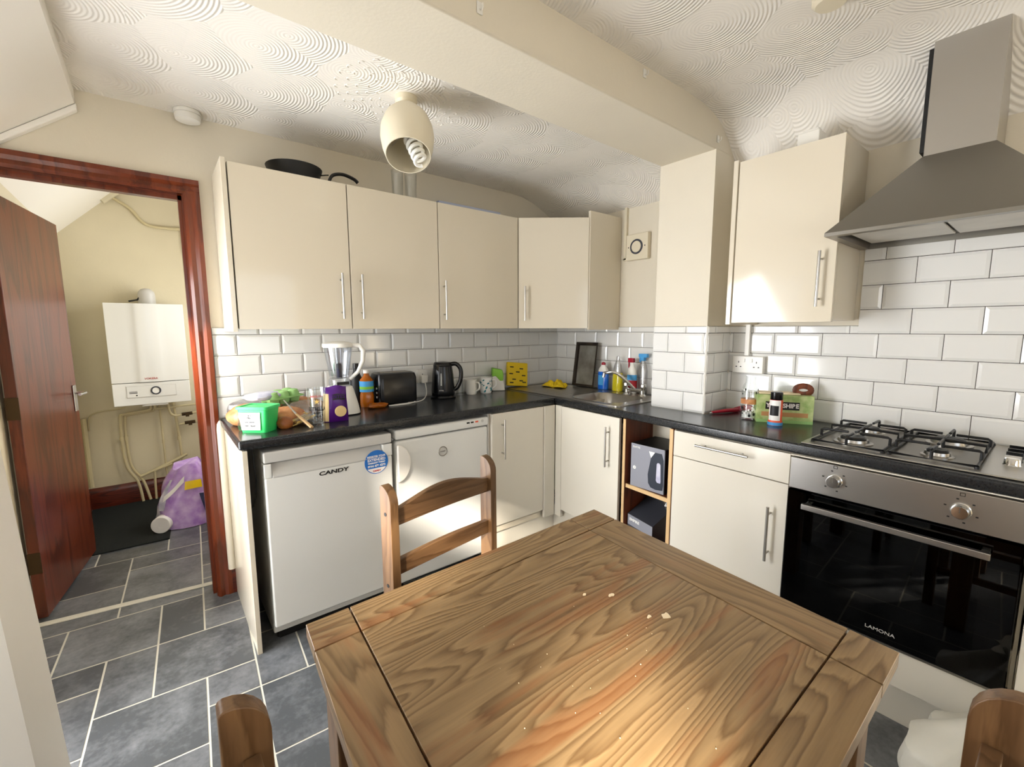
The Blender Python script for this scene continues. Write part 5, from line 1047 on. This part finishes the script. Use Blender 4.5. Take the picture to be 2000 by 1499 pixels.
m = MB(); m.box(bx0+.078, bx1-.088, by-.0105, by-.009, bz0+.058, bz0+.137); m.build('control_face', M['white_app'], cp)
m = MB(); m.lathe([(.022, 0), (.022, .004), (.030, .004), (.031, 0)], (-2.555, by-.0105, bz0+.10), 32, (0, -1, 0)); m.build('dial_ring', M['dgrey'], cp, smooth=True)
m = MB(); m.lathe([(0, .002), (.021, .002), (.021, 0)], (-2.555, by-.0105, bz0+.10), 32, (0, -1, 0)); m.box(-2.556, -2.554, by-.0135, by-.0124, bz0+.10, bz0+.112); m.build('dial_face', M['paper'], cp)
m = MB(); m.box(bx0+.09, bx0+.135, by-.0115, by-.0105, bz0+.087, bz0+.092); m.box(bx0+.09, bx0+.135, by-.0115, by-.0105, bz0+.096, bz0+.100); m.build('display', M['ink'], cp)
MB().cyl((bx0+.13, by-.0105, bz0+.072), (bx0+.13, by-.0125, bz0+.072), .005, seg=12).build('button', M['ink'], cp)
text('badge', 'VOKERA', M['rink'], B, (-2.575, by-.017, bz0+.19), (1, 0, 0), (0, 0, 1), .02)
m = MB(); m.lathe([(.052, 0), (.052, .07), (.048, .095), (.034, .115), (.015, .123), (0, .124)], (-2.555, 1.76, bz1-.005), 28); m.tube([(-2.555, 1.76, bz1+.05), (-2.555, 1.9, bz1+.05)], .048, seg=24); m.build('flue', M['greyapp'], B, smooth=True)
m = MB(); m.tube([(-2.66, 1.74, bz1+.02), (-2.61, 1.74, bz1+.032), (-2.59, 1.74, bz1+.06)], .006, seg=8); m.build('flue_cable', M['ink'], B, smooth=True)
m = MB(); m.box(-2.64, -2.49, 1.60, 1.75, bz0-.012, bz0); m.build('base_hatch', M['greyapp'], B)
def pipe(pts, r, label, fit=(), name='pipe'):
    B = thing(name, label, 'pipe', pts[-1]); m = MB(); m.tube(smooth_pts(pts, 5) if len(pts) > 2 else pts, r, seg=10); m.build('tube', M['copper'], B, smooth=True)
    for f in fit: m = MB(); f = Vector(f); m.cyl(f-Vector((0, 0, .015)), f+Vector((0, 0, .015)), r*1.45, seg=12); m.build('fitting', M['copper'], B, smooth=True)
yb = 1.875
pipe([(-2.60, yb-.03, .785), (-2.60, yb-.03, .735), (-2.615, yb-.03, .725), (-2.76, yb-.03, .705), (-2.782, yb-.03, .68), (-2.786, yb-.03, .50), (-2.775, yb-.03, .30), (-2.72, yb-.03, .17), (-2.70, yb-.04, .01)], .0095, 'cream hall pipe, left one of the close pair below the boiler', [(-2.787, yb-.03, .52)])
pipe([(-2.585, yb-.012, .785), (-2.585, yb-.012, .725), (-2.60, yb-.012, .712), (-2.735, yb-.012, .695), (-2.757, yb-.012, .67), (-2.762, yb-.012, .50), (-2.75, yb-.012, .30), (-2.69, yb-.012, .17), (-2.655, yb-.03, .01)], .0095, 'cream hall pipe, right one of the close pair below the boiler', [(-2.762, yb-.012, .52)])
pipe([(-2.545, yb-.012, .785), (-2.54, yb-.012, .18)], .007, 'thin straight cream pipe dropping behind the toilet roll pack, left one', [(-2.542, yb-.012, .46)])
pipe([(-2.46, yb-.012, .785), (-2.44, yb-.012, .50), (-2.43, yb-.012, .18)], .0095, 'thick cream pipe dropping behind the toilet roll pack, right one', [(-2.44, yb-.012, .47)])
pipe([(-2.57, yb-.035, .785), (-2.57, yb-.035, .735), (-2.55, yb-.035, .727), (-2.40, yb-.035, .735), (-2.1, yb-.035, .745)], .0085, 'cream horizontal pipe leaving right just under the boiler')
pipe([(-2.49, yb-.05, .785), (-2.485, yb-.05, .70), (-2.46, yb-.05, .665), (-2.40, yb-.05, .665), (-2.1, yb-.05, .70)], .0085, 'cream pipe with a dark valve, curving right below the boiler')
pipe([(-2.43, yb-.03, .585), (-2.1, yb-.03, .605)], .0085, 'lowest cream horizontal pipe right of the boiler, with a valve')
for x, z, lb in ((-2.375, .667, 'dark valve on the upper short pipe right below the boiler'), (-2.36, .592, 'dark valve on the lowest horizontal pipe below the boiler')):
    m = MB(); yy = yb-.05 if z > .6 else yb-.03; m.cyl((x-.035, yy, z), (x+.035, yy, z+.003), .013, seg=12); m.cyl((x, yy, z), (x, yy-.03, z), .010, seg=10); m.box(x-.012, x+.012, yy-.034, yy-.028, z-.018, z+.018); tag(m.build('pipe_valve', M['brass'], smooth=True), lb, 'valve')
pipe([(-2.70, yb-.02, .205), (-2.56, yb-.02, .26), (-2.40, yb-.02, .33)], .011, 'sloping cream pipe above the dark hall skirting')
pipe([(-2.50, yb-.03, .27), (-2.60, yb-.03, .24), (-2.615, yb-.03, .20), (-2.62, yb-.04, .01)], .008, 'short cream pipe bending down to the hall floor')
pipe([(-2.72, 1.885, .775), (-2.78, 1.888, .745), (-2.90, 1.888, .735), (-2.955, 1.888, .70), (-2.965, 1.888, .60)], .005, 'thin grey cable curving left from the boiler bottom', name='cable')
pipe([(-2.985, 1.86, .70), (-2.985, 1.86, .18)], .016, 'thick cream pipe up the left hall corner')
pipe([(-2.69, 1.885, 2.30), (-2.60, 1.885, 2.24), (-2.52, 1.885, 2.14), (-2.42, 1.885, 2.125), (-2.29, 1.885, 2.13)], .011, 'cream conduit sloping down from the hall ceiling to the right', name='conduit')
pipe([(-2.29, 1.885, 2.13), (-2.285, 1.885, 1.93)], .011, 'short vertical cream conduit beside the door frame, hall', name='conduit')
m = MB(); m.obox((-2.70, 1.85, 2.32), .16, .05, .05, 0, 1, Matrix.Rotation(-.75, 3, 'Y')); tag(m.build('junction_box', M['hallwall'], bevel=.004), 'plaster-coloured junction box under the sloping hall ceiling', 'junction box')
m = MB(); m.prism([(-2.995, .95), (-2.56, .93), (-2.50, 1.86), (-2.995, 1.86)], 'xy', .0005, .008); tag(m.build('doormat', M['mat_']), 'black speckled mat on the hall floor below the boiler', 'mat')
# toilet roll pack
Bc = Vector((-2.44, 1.20, 0)); B = thing('toilet_roll_pack', 'lilac film pack of toilet rolls slumped on the hall floor', 'toilet roll pack', tuple(Bc))
R_ = random.Random(5)
def pk(u, v):
    t = 2*PI*u; z = .40*v; wv = (1-.55*v**2.2)*(1+.05*math.sin(3*t+6*v)+.045*math.sin(7*t-9*v)); a, b = .185*wv, .14*wv
    ct, s_ = math.cos(t), math.sin(t); x = a*math.copysign(abs(ct)**.7, ct); y = b*math.copysign(abs(s_)**.7, s_)
    return Bc+Vector((x+.02*v, y, .004+z+.018*math.sin(2.5*t+2)*v))
m = MB(); m.grid(pk, 40, 18); m._faces([pk(i/40, 1) for i in range(40)]+[pk(0, .93)+Vector((-.03, .05, .05))], [(i, (i+1) % 40, 40) for i in range(40)]); m.build('film', M['lilac'], B, smooth=True)
m = MB(); m.grid(lambda a, b: pk(.475+.10*a, .02+.42*b)*1.0+Vector((-.003, -.006, 0)), 8, 8); m.grid(lambda a, b: pk(.575+.05*a, .35+.5*b)+Vector((-.004, -.006, 0)), 6, 8); m.build('clear_window', M['sponge'], B, smooth=True)
m = MB(); m.lathe([(.018, .0), (.018, .004), (.052, .004), (.055, 0), (.055, -.09), (0, -.09)], (-2.60, 1.05, .062), 24, (-.35, -.93, .05)); m.build('toilet_roll', M['paper'], B, smooth=True)
m = MB(); m.lathe([(.018, .0), (.018, .004), (.052, .004), (.055, 0), (.055, -.09), (0, -.09)], (-2.28, 1.13, .062), 24, (.3, -.9, .05)); m.build('toilet_roll', M['paper'], B, smooth=True)
m = MB(); m.grid(lambda a, b: pk(.735+.075*a, .62+.13*b)+Vector((.0, -.012, 0)), 6, 3); m.build('yellow_print', M['ylw'], B, smooth=True)
m = MB(); m.grid(lambda a, b: pk(.785+.075*a+.015*(1-b), .22+.30*b)+Vector((.002, -.012, 0)), 6, 6); m.build('navy_print', M['navy'], B, smooth=True)
q = pk(.83, .36)+Vector((.004, -.024, 0)); text('lettering', 'floralys', M['paper'], B, q, Vector((.30, 0, -.95)), Vector((.93, .22, .29)), .040, bold=.001)
m = MB(); m.grid(lambda a, b: pk(.60+.13*a, .50+.10*b+.24*a)+Vector((0, -.009, 0)), 8, 2); m.build('white_print', M['paper'], B, smooth=True)
# ================================================================== WHITE BAG, LOWER RIGHT
Bc = Vector((-.905, -2.585, 0)); B = thing('rubbish_bag', 'crumpled white plastic bag standing before the oven plinth', 'bag', tuple(Bc))
def bg(u, v):
    t = 2*PI*u; wv = (.148+.045*math.sin(PI*min(v*1.05, 1)))*(1-.78*max(0, v-.62)/.38); wv *= 1+.07*math.sin(6*t+5*v)+.05*math.sin(11*t-4*v)+.04*math.sin(4*t)
    return Bc+Vector((wv*math.cos(t), wv*math.sin(t)*.95, .003+.315*v+.015*math.sin(5*t)*v))
m = MB(); m.grid(bg, 64, 26); m._faces([bg(i/64, 0) for i in range(64)], [tuple(range(64))]); m.build('sack', M['bag'], B, smooth=True)
def top(u, v):
    t = 2*PI*u; wv = .03+.035*v*(1+.3*math.sin(3*t)+.25*math.sin(7*t+1)); return Bc+Vector((wv*math.cos(t)+.01, wv*math.sin(t), .308+.03*v+.006*math.sin(5*t)*v))
m = MB(); m.grid(top, 48, 6); m.build('gathered_mouth', M['bag'], B, smooth=True)
m = MB(); m.tube([(-2.262, -.55, .86), (-2.262, -.56, .80), (-2.258, -.56, .73), (-2.262, -.545, .66), (-2.268, -.50, .60)], .003, seg=6); tag(m.build('power_cable', M['blackm'], smooth=True), 'thin black cable hanging left of the fridge', 'cable')
